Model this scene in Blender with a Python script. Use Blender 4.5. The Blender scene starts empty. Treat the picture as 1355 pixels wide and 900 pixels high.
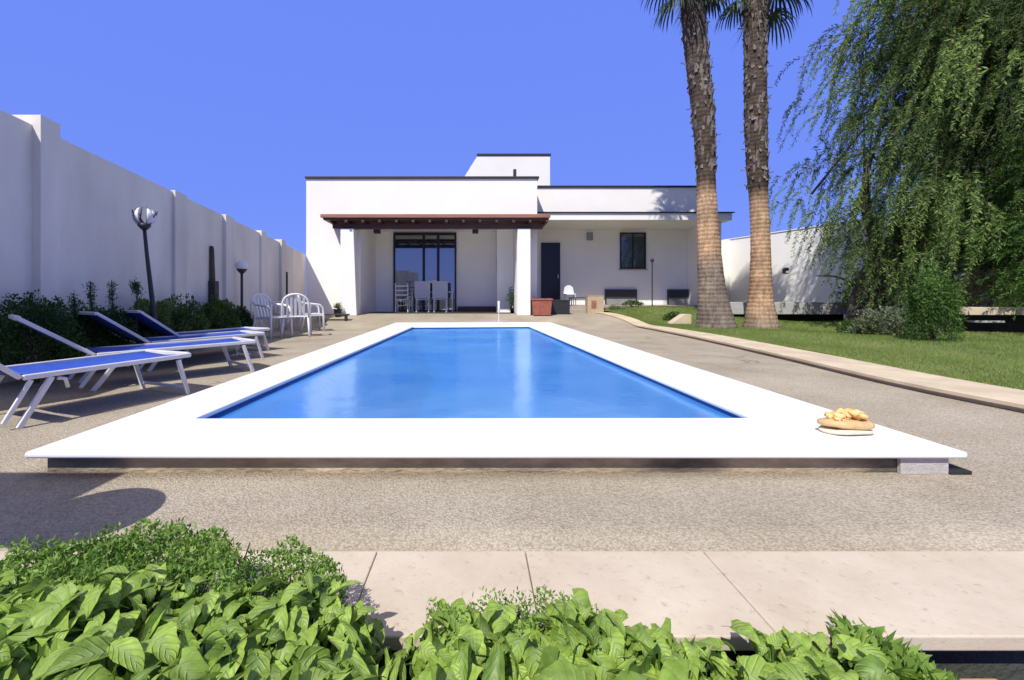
import bpy, math, random
import numpy as np
from mathutils import Vector, Matrix
random.seed(7); rng = np.random.default_rng(7)
R = math.radians
F, U0, V0, H = 580.0, 630.0, 395.0, 0.8      # measured from the photograph: focal length, vanishing point, eye height (m)
scn = bpy.context.scene; col = scn.collection

def P(px, py, z=0.0):                         # point of a horizontal plane
    k = (py - V0) / F; Y = (H - z) / k
    return ((px - U0) / F * Y, Y, z)
def Q(px, py, Y):                             # point at a known depth
    return ((px - U0) / F * Y, Y, H + (V0 - py) / F * Y)
def X_(px, Y): return (px - U0) / F * Y
def Z_(py, Y): return H + (V0 - py) / F * Y

# ------------------------------------------------------------------ materials
def mat(name):
    m = bpy.data.materials.new(name); m.use_nodes = True
    nt = m.node_tree; nt.nodes.clear()
    return m, nt, nt.nodes, nt.links
def principled(name, c, rough=.6, c2=None, scale=8.0, bump=0.0, bscale=40.0, metal=0.0, spec=.5, detail=4.0, stretch=(1,1,1), dist=.02, c3=None, s3=1.0):
    m, nt, N, L = mat(name)
    out = N.new('ShaderNodeOutputMaterial'); b = N.new('ShaderNodeBsdfPrincipled')
    L.new(b.outputs[0], out.inputs[0])
    b.inputs['Roughness'].default_value = rough; b.inputs['Metallic'].default_value = metal
    b.inputs['Specular IOR Level'].default_value = spec
    tc = N.new('ShaderNodeTexCoord'); mp = N.new('ShaderNodeMapping'); mp.inputs['Scale'].default_value = stretch
    L.new(tc.outputs['Object'], mp.inputs[0])
    if c2:
        n = N.new('ShaderNodeTexNoise'); n.inputs['Scale'].default_value = scale; n.inputs['Detail'].default_value = detail
        n.inputs['Roughness'].default_value = .65
        L.new(mp.outputs[0], n.inputs[0])
        rp = N.new('ShaderNodeValToRGB'); rp.color_ramp.elements[0].position = .32; rp.color_ramp.elements[1].position = .68
        rp.color_ramp.elements[0].color = (*c, 1); rp.color_ramp.elements[1].color = (*c2, 1)
        L.new(n.outputs[0], rp.inputs[0])
        src = rp.outputs[0]
        if c3:
            n3 = N.new('ShaderNodeTexNoise'); n3.inputs['Scale'].default_value = s3; n3.inputs['Detail'].default_value = 5
            L.new(mp.outputs[0], n3.inputs[0])
            r3 = N.new('ShaderNodeValToRGB'); r3.color_ramp.elements[0].position = .42; r3.color_ramp.elements[1].position = .7
            L.new(n3.outputs[0], r3.inputs[0])
            mx = N.new('ShaderNodeMix'); mx.data_type = 'RGBA'
            L.new(r3.outputs[0], mx.inputs[0]); L.new(src, mx.inputs[6]); mx.inputs[7].default_value = (*c3, 1)
            src = mx.outputs[2]
        L.new(src, b.inputs['Base Color'])
    else:
        b.inputs['Base Color'].default_value = (*c, 1)
    if bump:
        nb = N.new('ShaderNodeTexNoise'); nb.inputs['Scale'].default_value = bscale; nb.inputs['Detail'].default_value = 6
        L.new(mp.outputs[0], nb.inputs[0])
        bp = N.new('ShaderNodeBump'); bp.inputs['Strength'].default_value = bump; bp.inputs['Distance'].default_value = dist
        L.new(nb.outputs[0], bp.inputs['Height']); L.new(bp.outputs[0], b.inputs['Normal'])
    return m

M = {}
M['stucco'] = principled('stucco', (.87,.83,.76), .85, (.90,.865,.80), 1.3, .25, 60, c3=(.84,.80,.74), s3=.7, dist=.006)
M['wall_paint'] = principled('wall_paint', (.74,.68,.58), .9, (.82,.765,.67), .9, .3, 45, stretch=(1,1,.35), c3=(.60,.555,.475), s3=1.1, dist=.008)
M['coping_white'] = principled('coping_white', (.86,.85,.83), .5, (.90,.89,.87), 3, .12, 90, c3=(.80,.785,.76), s3=1.7, dist=.003)
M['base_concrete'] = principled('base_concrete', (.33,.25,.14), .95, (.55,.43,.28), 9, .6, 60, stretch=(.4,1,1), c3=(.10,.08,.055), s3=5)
M['block_light'] = principled('block_light', (.42,.38,.34), .9, (.5,.46,.42), 20, .3, 80)
M['trim_dark'] = principled('trim_dark', (.02,.02,.022), .6)
M['wood_red'] = principled('wood_red', (.24,.10,.06), .6, (.36,.16,.10), 14, .3, 50, stretch=(.15,2,2))
M['wood_dark'] = principled('wood_dark', (.045,.018,.013), .6, (.09,.035,.025), 14, .3, 50, stretch=(.15,2,2))
M['copper'] = principled('copper', (.35,.15,.09), .5, (.42,.2,.13), 10)
M['terrace'] = principled('terrace', (.33,.28,.23), .8, (.42,.36,.30), 6, .2, 50)
M['black'] = principled('black', (.006,.006,.009), .35)
M['darkmetal'] = principled('darkmetal', (.018,.018,.02), .5, (.035,.033,.03), 20, .2, 60)
M['plastic'] = principled('plastic', (.78,.78,.77), .35, (.72,.72,.70), 6)
M['alu'] = principled('alu', (.75,.73,.71), .4, (.66,.64,.61), 9)
M['blue_fabric'] = principled('blue_fabric', (.012,.06,.42), .75, (.025,.09,.52), 25, .3, 300, dist=.002)
M['mesh_fabric'] = principled('mesh_fabric', (.03,.06,.20), .85, (.04,.08,.26), 60, .3, 300, dist=.002)
M['terracotta'] = principled('terracotta', (.26,.07,.045), .8, (.36,.12,.08), 9, .3, 40)
M['fabric_pale'] = principled('fabric_pale', (.55,.55,.56), .85, (.48,.48,.5), 20, .2, 100)
M['greyglass'] = principled('greyglass', (.22,.22,.20), .5, (.3,.3,.28), 3)
M['slot'] = principled('slot', (.035,.035,.038), .5)
M['kerb'] = principled('kerb', (.58,.47,.31), .85, (.68,.57,.40), 5, .3, 60, c3=(.50,.41,.28), s3=2.2, dist=.006)
M['ledge'] = principled('ledge', (.40,.38,.35), .85, (.5,.48,.45), 3, .3, 50, stretch=(1,1,6))
M['ledge_shade'] = principled('ledge_shade', (.012,.011,.010), .95, (.03,.026,.022), 5)  # near-black colour standing for the shade under the ledges
M['planter_wall'] = principled('planter_wall', (.035,.04,.03), .95, (.07,.075,.06), 7, .5, 60)
M['soil'] = principled('soil', (.03,.022,.014), .95, (.07,.055,.035), 14, .8, 40, dist=.02)
M['timber'] = principled('timber', (.42,.22,.09), .7, (.55,.33,.15), 12, .3, 60, stretch=(.3,2,2))
M['pale_wood'] = principled('pale_wood', (.42,.31,.18), .75, (.52,.4,.25), 10, .3, 60, stretch=(2,2,.4))
M['bark'] = principled('bark', (.035,.028,.02), .95, (.11,.09,.065), 16, .9, 25, stretch=(1,1,.25), dist=.03)
M['twig'] = principled('twig', (.06,.045,.025), .9, (.12,.09,.05), 20)
M['leaf_base'] = principled('leaf_base', (.025,.019,.014), .9, (.30,.25,.20), 5, .8, 50)
M['bun'] = principled('bun', (.50,.31,.12), .6, (.66,.46,.22), 22, .4, 60, dist=.004)
M['bun_light'] = principled('bun_light', (.66,.56,.38), .6, (.76,.66,.48), 22, .4, 60, dist=.004)
M['bun_orange'] = principled('bun_orange', (.85,.42,.10), .6, (.90,.66,.32), 40, .5, 80, dist=.004)
M['canvas'] = principled('canvas', (.5,.48,.42), .9)
M['frost'] = principled('frost', (.72,.71,.68), .5, (.75,.75,.75), 12)

def paving():
    m, nt, N, L = mat('paving')
    out = N.new('ShaderNodeOutputMaterial'); b = N.new('ShaderNodeBsdfPrincipled'); L.new(b.outputs[0], out.inputs[0])
    b.inputs['Roughness'].default_value = .93; b.inputs['Specular IOR Level'].default_value = .25
    tc = N.new('ShaderNodeTexCoord')
    def noise(s, d=5, r=.6):
        n = N.new('ShaderNodeTexNoise'); n.inputs['Scale'].default_value = s; n.inputs['Detail'].default_value = d; n.inputs['Roughness'].default_value = r
        L.new(tc.outputs['Object'], n.inputs[0]); return n
    def ramp(src, p0, c0, p1, c1):
        r = N.new('ShaderNodeValToRGB'); e = r.color_ramp.elements
        e[0].position = p0; e[0].color = (*c0, 1); e[1].position = p1; e[1].color = (*c1, 1); L.new(src, r.inputs[0]); return r
    big = ramp(noise(1.1, 6).outputs[0], .3, (.39,.335,.25), .72, (.54,.475,.37))
    v = N.new('ShaderNodeTexVoronoi'); v.inputs['Scale'].default_value = 115; L.new(tc.outputs['Object'], v.inputs[0])
    sep = N.new('ShaderNodeSeparateColor'); L.new(v.outputs['Color'], sep.inputs[0])
    grain = ramp(sep.outputs[0], .0, (.55,.53,.50), 1.0, (1.3,1.27,1.22))
    pit = ramp(v.outputs['Distance'], .35, (1,1,1), .75, (.45,.43,.4))
    m1 = N.new('ShaderNodeMix'); m1.data_type='RGBA'; m1.blend_type='MULTIPLY'; m1.inputs[0].default_value=.38
    L.new(big.outputs[0], m1.inputs[6]); L.new(grain.outputs[0], m1.inputs[7])
    m2 = N.new('ShaderNodeMix'); m2.data_type='RGBA'; m2.blend_type='MULTIPLY'; m2.inputs[0].default_value=.5
    L.new(m1.outputs[2], m2.inputs[6]); L.new(pit.outputs[0], m2.inputs[7])
    # dark chips gathered in patches
    chip = ramp(noise(75, 3, .7).outputs[0], .30, (.30,.28,.26), .42, (1,1,1))
    pat = ramp(noise(.9, 3).outputs[0], .42, (0,0,0), .62, (1,1,1))
    m3 = N.new('ShaderNodeMix'); m3.data_type='RGBA'; m3.blend_type='MULTIPLY'
    L.new(pat.outputs[0], m3.inputs[0]); L.new(m2.outputs[2], m3.inputs[6]); L.new(chip.outputs[0], m3.inputs[7])
    stain = ramp(noise(.45, 7, .7).outputs[0], .52, (1,1,1), .75, (.68,.64,.6))
    m4 = N.new('ShaderNodeMix'); m4.data_type='RGBA'; m4.blend_type='MULTIPLY'; m4.inputs[0].default_value=.8
    L.new(m3.outputs[2], m4.inputs[6]); L.new(stain.outputs[0], m4.inputs[7])
    L.new(m4.outputs[2], b.inputs['Base Color'])
    # hairline cracks, broken up by noise
    wn = noise(1.6, 6, .7); wm = N.new('ShaderNodeMix'); wm.data_type='RGBA'; wm.inputs[0].default_value=.22; L.new(tc.outputs['Object'], wm.inputs[6]); L.new(wn.outputs[1], wm.inputs[7])
    ve = N.new('ShaderNodeTexVoronoi'); ve.feature='DISTANCE_TO_EDGE'; ve.inputs['Scale'].default_value=.75; L.new(wm.outputs[2], ve.inputs[0])
    cr = ramp(ve.outputs[0], .0, (.35,.31,.27), .006, (1,1,1)); cm = ramp(noise(.8,2).outputs[0], .5, (0,0,0), .6, (1,1,1))
    m5 = N.new('ShaderNodeMix'); m5.data_type='RGBA'; m5.blend_type='MULTIPLY'; L.new(cm.outputs[0], m5.inputs[0]); L.new(m4.outputs[2], m5.inputs[6]); L.new(cr.outputs[0], m5.inputs[7])
    L.new(m5.outputs[2], b.inputs['Base Color'])
    hs = N.new('ShaderNodeMath'); hs.operation='ADD'; L.new(v.outputs['Distance'], hs.inputs[0]); L.new(noise(50,5).outputs[0], hs.inputs[1])
    bp = N.new('ShaderNodeBump'); bp.inputs['Strength'].default_value=.65; bp.inputs['Distance'].default_value=.006
    L.new(hs.outputs[0], bp.inputs['Height']); L.new(bp.outputs[0], b.inputs['Normal'])
    return m
M['paving'] = paving()

def slab_mat():
    m, nt, N, L = mat('slab_stone')
    out = N.new('ShaderNodeOutputMaterial'); b = N.new('ShaderNodeBsdfPrincipled'); L.new(b.outputs[0], out.inputs[0])
    b.inputs['Roughness'].default_value = .8
    tc = N.new('ShaderNodeTexCoord')
    n = N.new('ShaderNodeTexNoise'); n.inputs['Scale'].default_value=3; n.inputs['Detail'].default_value=8; n.inputs['Roughness'].default_value=.65; L.new(tc.outputs['Object'], n.inputs[0])
    r = N.new('ShaderNodeValToRGB'); e=r.color_ramp.elements; e[0].position=.3; e[0].color=(.50,.41,.30,1); e[1].position=.7; e[1].color=(.64,.55,.42,1); L.new(n.outputs[0], r.inputs[0])
    n2 = N.new('ShaderNodeTexNoise'); n2.inputs['Scale'].default_value=38; n2.inputs['Detail'].default_value=6; n2.inputs['Roughness'].default_value=.7; L.new(tc.outputs['Object'], n2.inputs[0])
    r2 = N.new('ShaderNodeValToRGB'); e=r2.color_ramp.elements; e[0].position=.27; e[0].color=(.55,.52,.5,1); e[1].position=.42; e[1].color=(1,1,1,1); L.new(n2.outputs[0], r2.inputs[0])
    mx = N.new('ShaderNodeMix'); mx.data_type='RGBA'; mx.blend_type='MULTIPLY'; mx.inputs[0].default_value=.8
    L.new(r.outputs[0], mx.inputs[6]); L.new(r2.outputs[0], mx.inputs[7]); L.new(mx.outputs[2], b.inputs['Base Color'])
    bp = N.new('ShaderNodeBump'); bp.inputs['Strength'].default_value=.4; bp.inputs['Distance'].default_value=.004; L.new(n2.outputs[0], bp.inputs['Height']); L.new(bp.outputs[0], b.inputs['Normal'])
    return m
M['slab'] = slab_mat()

def leafmat(name, dark, light, trans=.35, rough=.5, veins=False, spec=.4):
    m, nt, N, L = mat(name)
    out = N.new('ShaderNodeOutputMaterial'); b = N.new('ShaderNodeBsdfPrincipled'); t = N.new('ShaderNodeBsdfTranslucent'); mx = N.new('ShaderNodeMixShader')
    at = N.new('ShaderNodeAttribute'); at.attribute_name = 'tint'
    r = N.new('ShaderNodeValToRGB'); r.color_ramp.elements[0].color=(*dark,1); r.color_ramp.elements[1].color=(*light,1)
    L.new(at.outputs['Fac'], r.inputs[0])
    csrc = r.outputs[0]
    if veins:
        tc = N.new('ShaderNodeTexCoord'); n = N.new('ShaderNodeTexNoise'); n.inputs['Scale'].default_value=45; n.inputs['Detail'].default_value=4
        L.new(tc.outputs['Object'], n.inputs[0])
        r2 = N.new('ShaderNodeValToRGB'); e=r2.color_ramp.elements; e[0].position=.27; e[0].color=(.60,.58,.45,1); e[1].position=.62; e[1].color=(1.1,1.1,1.05,1); L.new(n.outputs[0], r2.inputs[0])
        a2 = N.new('ShaderNodeAttribute'); a2.attribute_name='vein'
        mm = N.new('ShaderNodeMix'); mm.data_type='RGBA'; mm.blend_type='MULTIPLY'; mm.inputs[0].default_value=.9
        L.new(csrc, mm.inputs[6]); L.new(r2.outputs[0], mm.inputs[7])
        m3 = N.new('ShaderNodeMix'); m3.data_type='RGBA'; L.new(mm.outputs[2], m3.inputs[6]); m3.inputs[7].default_value=(.34,.46,.16,1)
        mu = N.new('ShaderNodeMath'); mu.operation='MULTIPLY'; mu.inputs[1].default_value=.75; L.new(a2.outputs['Fac'], mu.inputs[0]); L.new(mu.outputs[0], m3.inputs[0])
        aq = N.new('ShaderNodeAttribute'); aq.attribute_name='lq'; au = N.new('ShaderNodeAttribute'); au.attribute_name='lu'
        def mth(op, a, b_=None):
            x = N.new('ShaderNodeMath'); x.operation=op
            for i_, v_ in enumerate((a, b_)):
                if v_ is None: continue
                if isinstance(v_, (int, float)): x.inputs[i_].default_value=v_
                else: L.new(v_, x.inputs[i_])
            return x.outputs[0]
        ab = mth('ABSOLUTE', au.outputs['Fac']); ph = mth('SUBTRACT', mth('MULTIPLY', aq.outputs['Fac'], 36.0), mth('MULTIPLY', ab, 12.0))
        sv = mth('POWER', mth('ADD', mth('MULTIPLY', mth('SINE', ph), .5), .5), 7.0)
        rim = mth('POWER', ab, 8.0)
        m6 = N.new('ShaderNodeMix'); m6.data_type='RGBA'; L.new(mth('MULTIPLY', sv, .24), m6.inputs[0]); L.new(m3.outputs[2], m6.inputs[6]); m6.inputs[7].default_value=(.33,.44,.14,1)
        m7 = N.new('ShaderNodeMix'); m7.data_type='RGBA'; m7.blend_type='MULTIPLY'; L.new(mth('MULTIPLY', rim, .2), m7.inputs[0]); L.new(m6.outputs[2], m7.inputs[6]); m7.inputs[7].default_value=(.75,.6,.35,1)
        csrc = m7.outputs[2]
        bp = N.new('ShaderNodeBump'); bp.inputs['Strength'].default_value=.7; bp.inputs['Distance'].default_value=.003; L.new(mth('SUBTRACT', n.outputs[0], mth('MULTIPLY', sv, .6)), bp.inputs['Height']); L.new(bp.outputs[0], b.inputs['Normal'])
    b.inputs['Roughness'].default_value = rough; b.inputs['Specular IOR Level'].default_value = spec
    L.new(csrc, b.inputs['Base Color']); L.new(csrc, t.inputs['Color'])
    mx.inputs[0].default_value = trans
    L.new(b.outputs[0], mx.inputs[1]); L.new(t.outputs[0], mx.inputs[2]); L.new(mx.outputs[0], out.inputs[0])
    return m
M['leaf_fg'] = leafmat('leaf_fg', (.07,.16,.022), (.40,.58,.10), .30, .48, True)
M['leaf_moss'] = leafmat('leaf_moss', (.08,.19,.02), (.30,.45,.09), .3, .6)
M['leaf_weep'] = leafmat('leaf_weep', (.024,.060,.016), (.28,.41,.10), .4, .6, spec=.2)
M['leaf_bright'] = leafmat('leaf_bright', (.03,.08,.018), (.15,.26,.05), .35, .6, spec=.2)
M['leaf_pale'] = leafmat('leaf_pale', (.10,.13,.06), (.36,.40,.24), .3, .6, spec=.2)
M['leaf_dry'] = leafmat('leaf_dry', (.16,.15,.08), (.42,.38,.22), .3, .7, spec=.2)
M['leaf_shrub'] = leafmat('leaf_shrub', (.018,.055,.02), (.11,.20,.05), .3, .6, spec=.2)
M['leaf_hedge'] = leafmat('leaf_hedge', (.028,.07,.02), (.19,.28,.055), .3, .6, spec=.2)
M['grass'] = leafmat('grass', (.10,.17,.03), (.30,.36,.10), .3, .7, spec=.2)
M['palm_leaf'] = leafmat('palm_leaf', (.02,.045,.025), (.09,.14,.06), .3, .5, spec=.3)
M['palm_dead'] = leafmat('palm_dead', (.07,.05,.03), (.25,.19,.12), .2, .8, spec=.1)
M['lawn'] = principled('lawn', (.10,.155,.035), .95, (.19,.24,.07), 4, .6, 60, c3=(.23,.24,.10), s3=1.1, dist=.02)

def palm_trunk(name, tan_top, dark_from, seed):
    m, nt, N, L = mat(name)
    out = N.new('ShaderNodeOutputMaterial'); b = N.new('ShaderNodeBsdfPrincipled'); L.new(b.outputs[0], out.inputs[0])
    b.inputs['Roughness'].default_value=.9; b.inputs['Specular IOR Level'].default_value=.2
    tc = N.new('ShaderNodeTexCoord'); sx = N.new('ShaderNodeSeparateXYZ'); L.new(tc.outputs['Object'], sx.inputs[0])
    def noise(s, st=(1,1,1), d=5):
        mp = N.new('ShaderNodeMapping'); mp.inputs['Scale'].default_value=st; mp.inputs['Location'].default_value=(seed,seed,seed); L.new(tc.outputs['Object'], mp.inputs[0])
        n = N.new('ShaderNodeTexNoise'); n.inputs['Scale'].default_value=s; n.inputs['Detail'].default_value=d; n.inputs['Roughness'].default_value=.65; L.new(mp.outputs[0], n.inputs[0]); return n
    def ramp(src, ps):
        r = N.new('ShaderNodeValToRGB'); e=r.color_ramp.elements
        while len(e) < len(ps): e.new(.5)
        for i,(p,c) in enumerate(ps): e[i].position=p; e[i].color=(*c,1)
        L.new(src, r.inputs[0]); return r
    zz = N.new('ShaderNodeMath'); zz.operation='MULTIPLY_ADD'; zz.inputs[1].default_value=.35; L.new(noise(2.2).outputs[0], zz.inputs[0]); L.new(sx.outputs[2], zz.inputs[2])
    mr = N.new('ShaderNodeMapRange'); mr.inputs[1].default_value=0; mr.inputs[2].default_value=8; L.new(zz.outputs[0], mr.inputs[0])
    g = tan_top/8; d = dark_from/8
    base = ramp(mr.outputs[0], [(0,(.20,.17,.14)),(g-.02,(.27,.22,.17)),(g+.06,(.47,.31,.185)),(d-.05,(.50,.34,.21)),(d,(.085,.062,.045)),(1,(.10,.08,.065))])
    ring = N.new('ShaderNodeTexWave'); ring.wave_type='BANDS'; ring.bands_direction='Z'; ring.inputs['Scale'].default_value=3.1; ring.inputs['Distortion'].default_value=2.2; ring.inputs['Detail'].default_value=5; ring.inputs['Detail Scale'].default_value=5
    L.new(tc.outputs['Object'], ring.inputs[0])
    rr = ramp(ring.outputs['Fac'], [(.0,(.80,.75,.7)),(.06,(1,1,1))])
    fib = ramp(noise(14,(1,1,.25),7).outputs[0], [(.3,(.5,.46,.42)),(.5,(.95,.93,.9)),(.62,(1.25,1.22,1.18))])
    vm = N.new('ShaderNodeMapping'); vm.inputs['Scale'].default_value=(9,9,13); L.new(tc.outputs['Object'], vm.inputs[0])
    vo = N.new('ShaderNodeTexVoronoi'); vo.feature='DISTANCE_TO_EDGE'; vo.inputs['Scale'].default_value=1; L.new(vm.outputs[0], vo.inputs[0])
    vr = ramp(vo.outputs[0], [(.0,(.55,.48,.42)),(.05,(1,1,1))])
    pt = ramp(noise(1.7,(1,1,1.6),3).outputs[0], [(.38,(.72,.70,.68)),(.6,(1.12,1.1,1.06))])
    mv = N.new('ShaderNodeMix'); mv.data_type='RGBA'; mv.blend_type='MULTIPLY'; mv.inputs[0].default_value=1; L.new(vr.outputs[0], mv.inputs[6]); L.new(pt.outputs[0], mv.inputs[7])
    mb_ = N.new('ShaderNodeMix'); mb_.data_type='RGBA'; mb_.blend_type='MULTIPLY'; mb_.inputs[0].default_value=.8; L.new(base.outputs[0], mb_.inputs[6]); L.new(mv.outputs[2], mb_.inputs[7]); base = mb_; base_out = mb_.outputs[2]
    mk = N.new('ShaderNodeMix'); mk.data_type='RGBA'; mk.blend_type='MULTIPLY'; mk.inputs[0].default_value=.8; L.new(base_out, mk.inputs[6]); L.new(rr.outputs[0], mk.inputs[7])
    mk2 = N.new('ShaderNodeMix'); mk2.data_type='RGBA'; mk2.blend_type='MULTIPLY'; mk2.inputs[0].default_value=.85; L.new(mk.outputs[2], mk2.inputs[6]); L.new(fib.outputs[0], mk2.inputs[7])
    L.new(mk2.outputs[2], b.inputs['Base Color'])
    ad = N.new('ShaderNodeMath'); ad.operation='ADD'; L.new(ring.outputs['Fac'], ad.inputs[0]); L.new(noise(22,(1,1,.3)).outputs[0], ad.inputs[1])
    bp = N.new('ShaderNodeBump'); bp.inputs['Strength'].default_value=.6; bp.inputs['Distance'].default_value=.014; L.new(ad.outputs[0], bp.inputs['Height']); L.new(bp.outputs[0], b.inputs['Normal'])
    return m

def water_mat():
    m, nt, N, L = mat('water')
    out = N.new('ShaderNodeOutputMaterial'); g = N.new('ShaderNodeBsdfGlossy'); t = N.new('ShaderNodeBsdfTransparent'); mx = N.new('ShaderNodeMixShader')
    df = N.new('ShaderNodeBsdfDiffuse'); m0 = N.new('ShaderNodeMixShader')      # light scattered back by the cloudy water body
    t.inputs[0].default_value=(.70,.90,1.0,1); g.inputs['Roughness'].default_value=.17; g.inputs[0].default_value=(.72,.9,1,1)
    tc = N.new('ShaderNodeTexCoord')
    nb = N.new('ShaderNodeTexNoise'); nb.inputs['Scale'].default_value=.55; nb.inputs['Detail'].default_value=3; L.new(tc.outputs['Object'], nb.inputs[0])
    rb = N.new('ShaderNodeValToRGB'); e=rb.color_ramp.elements; e[0].position=.32; e[0].color=(.06,.31,.82,1); e[1].position=.68; e[1].color=(.16,.48,.92,1); L.new(nb.outputs[0], rb.inputs[0]); L.new(rb.outputs[0], df.inputs[0])
    m0.inputs[0].default_value=.62; L.new(t.outputs[0], m0.inputs[1]); L.new(df.outputs[0], m0.inputs[2])
    fr = N.new('ShaderNodeFresnel'); fr.inputs[0].default_value=1.33
    mr = N.new('ShaderNodeMath'); mr.operation='MULTIPLY'; mr.inputs[1].default_value=.36; L.new(fr.outputs[0], mr.inputs[0]); L.new(mr.outputs[0], mx.inputs[0])
    n = N.new('ShaderNodeTexNoise'); n.inputs['Scale'].default_value=2.6; n.inputs['Detail'].default_value=4; L.new(tc.outputs['Object'], n.inputs[0])
    bp = N.new('ShaderNodeBump'); bp.inputs['Strength'].default_value=.16; bp.inputs['Distance'].default_value=.05; L.new(n.outputs[0], bp.inputs['Height'])
    L.new(bp.outputs[0], g.inputs['Normal'])
    L.new(m0.outputs[0], mx.inputs[1]); L.new(g.outputs[0], mx.inputs[2]); L.new(mx.outputs[0], out.inputs[0])
    return m
M['water'] = water_mat()
M['liner'] = principled('liner', (.045,.27,.78), .5, (.08,.38,.88), .9, c3=(.12,.45,.90), s3=.5)
M['liner_side'] = principled('liner_side', (.055,.34,.84), .5, (.07,.40,.88), 1.2)
M['tile_blue'] = principled('tile_blue', (.02,.10,.32), .3)

def glass_mat(name, refl, tint):
    m, nt, N, L = mat(name)
    out = N.new('ShaderNodeOutputMaterial'); g = N.new('ShaderNodeBsdfGlossy'); d = N.new('ShaderNodeBsdfPrincipled'); mx = N.new('ShaderNodeMixShader')
    d.inputs['Base Color'].default_value=(*tint,1); d.inputs['Roughness'].default_value=.2; g.inputs['Roughness'].default_value=.01
    mx.inputs[0].default_value=refl
    L.new(d.outputs[0], mx.inputs[1]); L.new(g.outputs[0], mx.inputs[2]); L.new(mx.outputs[0], out.inputs[0]); return m
M['glass'] = glass_mat('glass', .32, (.008,.009,.012))
M['glass_dim'] = glass_mat('glass_dim', .12, (.035,.032,.03))

# ------------------------------------------------------------------ mesh helpers
class MB:
    def __init__(s): s.v = []; s.f = []
    def quad(s, a, b, c, d):
        i = len(s.v); s.v += [tuple(a), tuple(b), tuple(c), tuple(d)]; s.f.append((i, i+1, i+2, i+3)); return s
    def box(s, x0, x1, y0, y1, z0, z1):
        i = len(s.v)
        s.v += [(x0,y0,z0),(x1,y0,z0),(x1,y1,z0),(x0,y1,z0),(x0,y0,z1),(x1,y0,z1),(x1,y1,z1),(x0,y1,z1)]
        s.f += [(i+a,i+b,i+c,i+d) for a,b,c,d in ((3,2,1,0),(4,5,6,7),(0,1,5,4),(1,2,6,5),(2,3,7,6),(3,0,4,7))]; return s
    def bar(s, a, b, w, t, up=(0,0,1)):       # rectangular bar from a to b
        a, b = Vector(a), Vector(b); d = (b-a).normalized(); u = Vector(up)
        if abs(d.dot(u)) > .95: u = Vector((0,1,0))
        sd = d.cross(u).normalized()*w/2; up = sd.cross(d).normalized()*t/2
        i = len(s.v)
        for p in (a, b):
            for q in (-sd-up, sd-up, sd+up, -sd+up): s.v.append(tuple(p+q))
        s.f += [(i+3,i+2,i+1,i),(i+4,i+5,i+6,i+7)] + [(i+k, i+(k+1)%4, i+4+(k+1)%4, i+4+k) for k in range(4)]; return s
    def tube(s, pts, rad, n=8, flat=1.0):
        pts = [Vector(p) for p in pts]
        if not hasattr(rad, '__len__'): rad = [rad]*len(pts)
        base = len(s.v); ref = None
        for k, p in enumerate(pts):
            d = (pts[min(k+1,len(pts)-1)] - pts[max(k-1,0)]).normalized()
            if ref is None:
                ref = d.cross(Vector((0,0,1)) if abs(d.z) < .9 else Vector((0,1,0))).normalized()
            ref = (ref - d*ref.dot(d)).normalized(); o = d.cross(ref)
            for j in range(n):
                a = 2*math.pi*j/n; s.v.append(tuple(p + (ref*math.cos(a) + o*math.sin(a)*flat)*rad[k]))
        for k in range(len(pts)-1):
            for j in range(n):
                s.f.append((base+k*n+j, base+k*n+(j+1)%n, base+(k+1)*n+(j+1)%n, base+(k+1)*n+j))
        s.f.append(tuple(base+j for j in reversed(range(n)))); s.f.append(tuple(base+(len(pts)-1)*n+j for j in range(n))); return s
    def lathe(s, prof, c=(0,0,0), n=24):
        base = len(s.v)
        for r, z in prof:
            for j in range(n):
                a = 2*math.pi*j/n; s.v.append((c[0]+r*math.cos(a), c[1]+r*math.sin(a), c[2]+z))
        for k in range(len(prof)-1):
            for j in range(n): s.f.append((base+k*n+j, base+k*n+(j+1)%n, base+(k+1)*n+(j+1)%n, base+(k+1)*n+j))
        if prof[0][0] > 1e-4: s.f.append(tuple(base+j for j in reversed(range(n))))
        if prof[-1][0] > 1e-4: s.f.append(tuple(base+(len(prof)-1)*n+j for j in range(n)))
        return s
    def prism(s, poly, y0, y1):               # polygon in x,z pushed along y
        n = len(poly); i = len(s.v)
        s.v += [(x,y0,z) for x,z in poly] + [(x,y1,z) for x,z in poly]
        s.f += [tuple(i+k for k in range(n)), tuple(i+n+k for k in reversed(range(n)))]
        s.f += [(i+(k+1)%n, i+k, i+n+k, i+n+(k+1)%n) for k in range(n)]; return s
    def build(s, name, m, parent=None, bevel=0, smooth=False, seg=2):
        me = bpy.data.meshes.new(name); me.from_pydata(s.v, [], s.f); me.materials.append(m)
        import bmesh
        bm = bmesh.new(); bm.from_mesh(me); bmesh.ops.recalc_face_normals(bm, faces=bm.faces); bm.to_mesh(me); bm.free()
        if smooth: me.polygons.foreach_set('use_smooth', [True]*len(me.polygons))
        o = bpy.data.objects.new(name, me); col.objects.link(o)
        if parent: o.parent = parent
        if bevel:
            b = o.modifiers.new('bevel', 'BEVEL'); b.width = bevel; b.segments = seg; b.limit_method = 'ANGLE'
        return o

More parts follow.
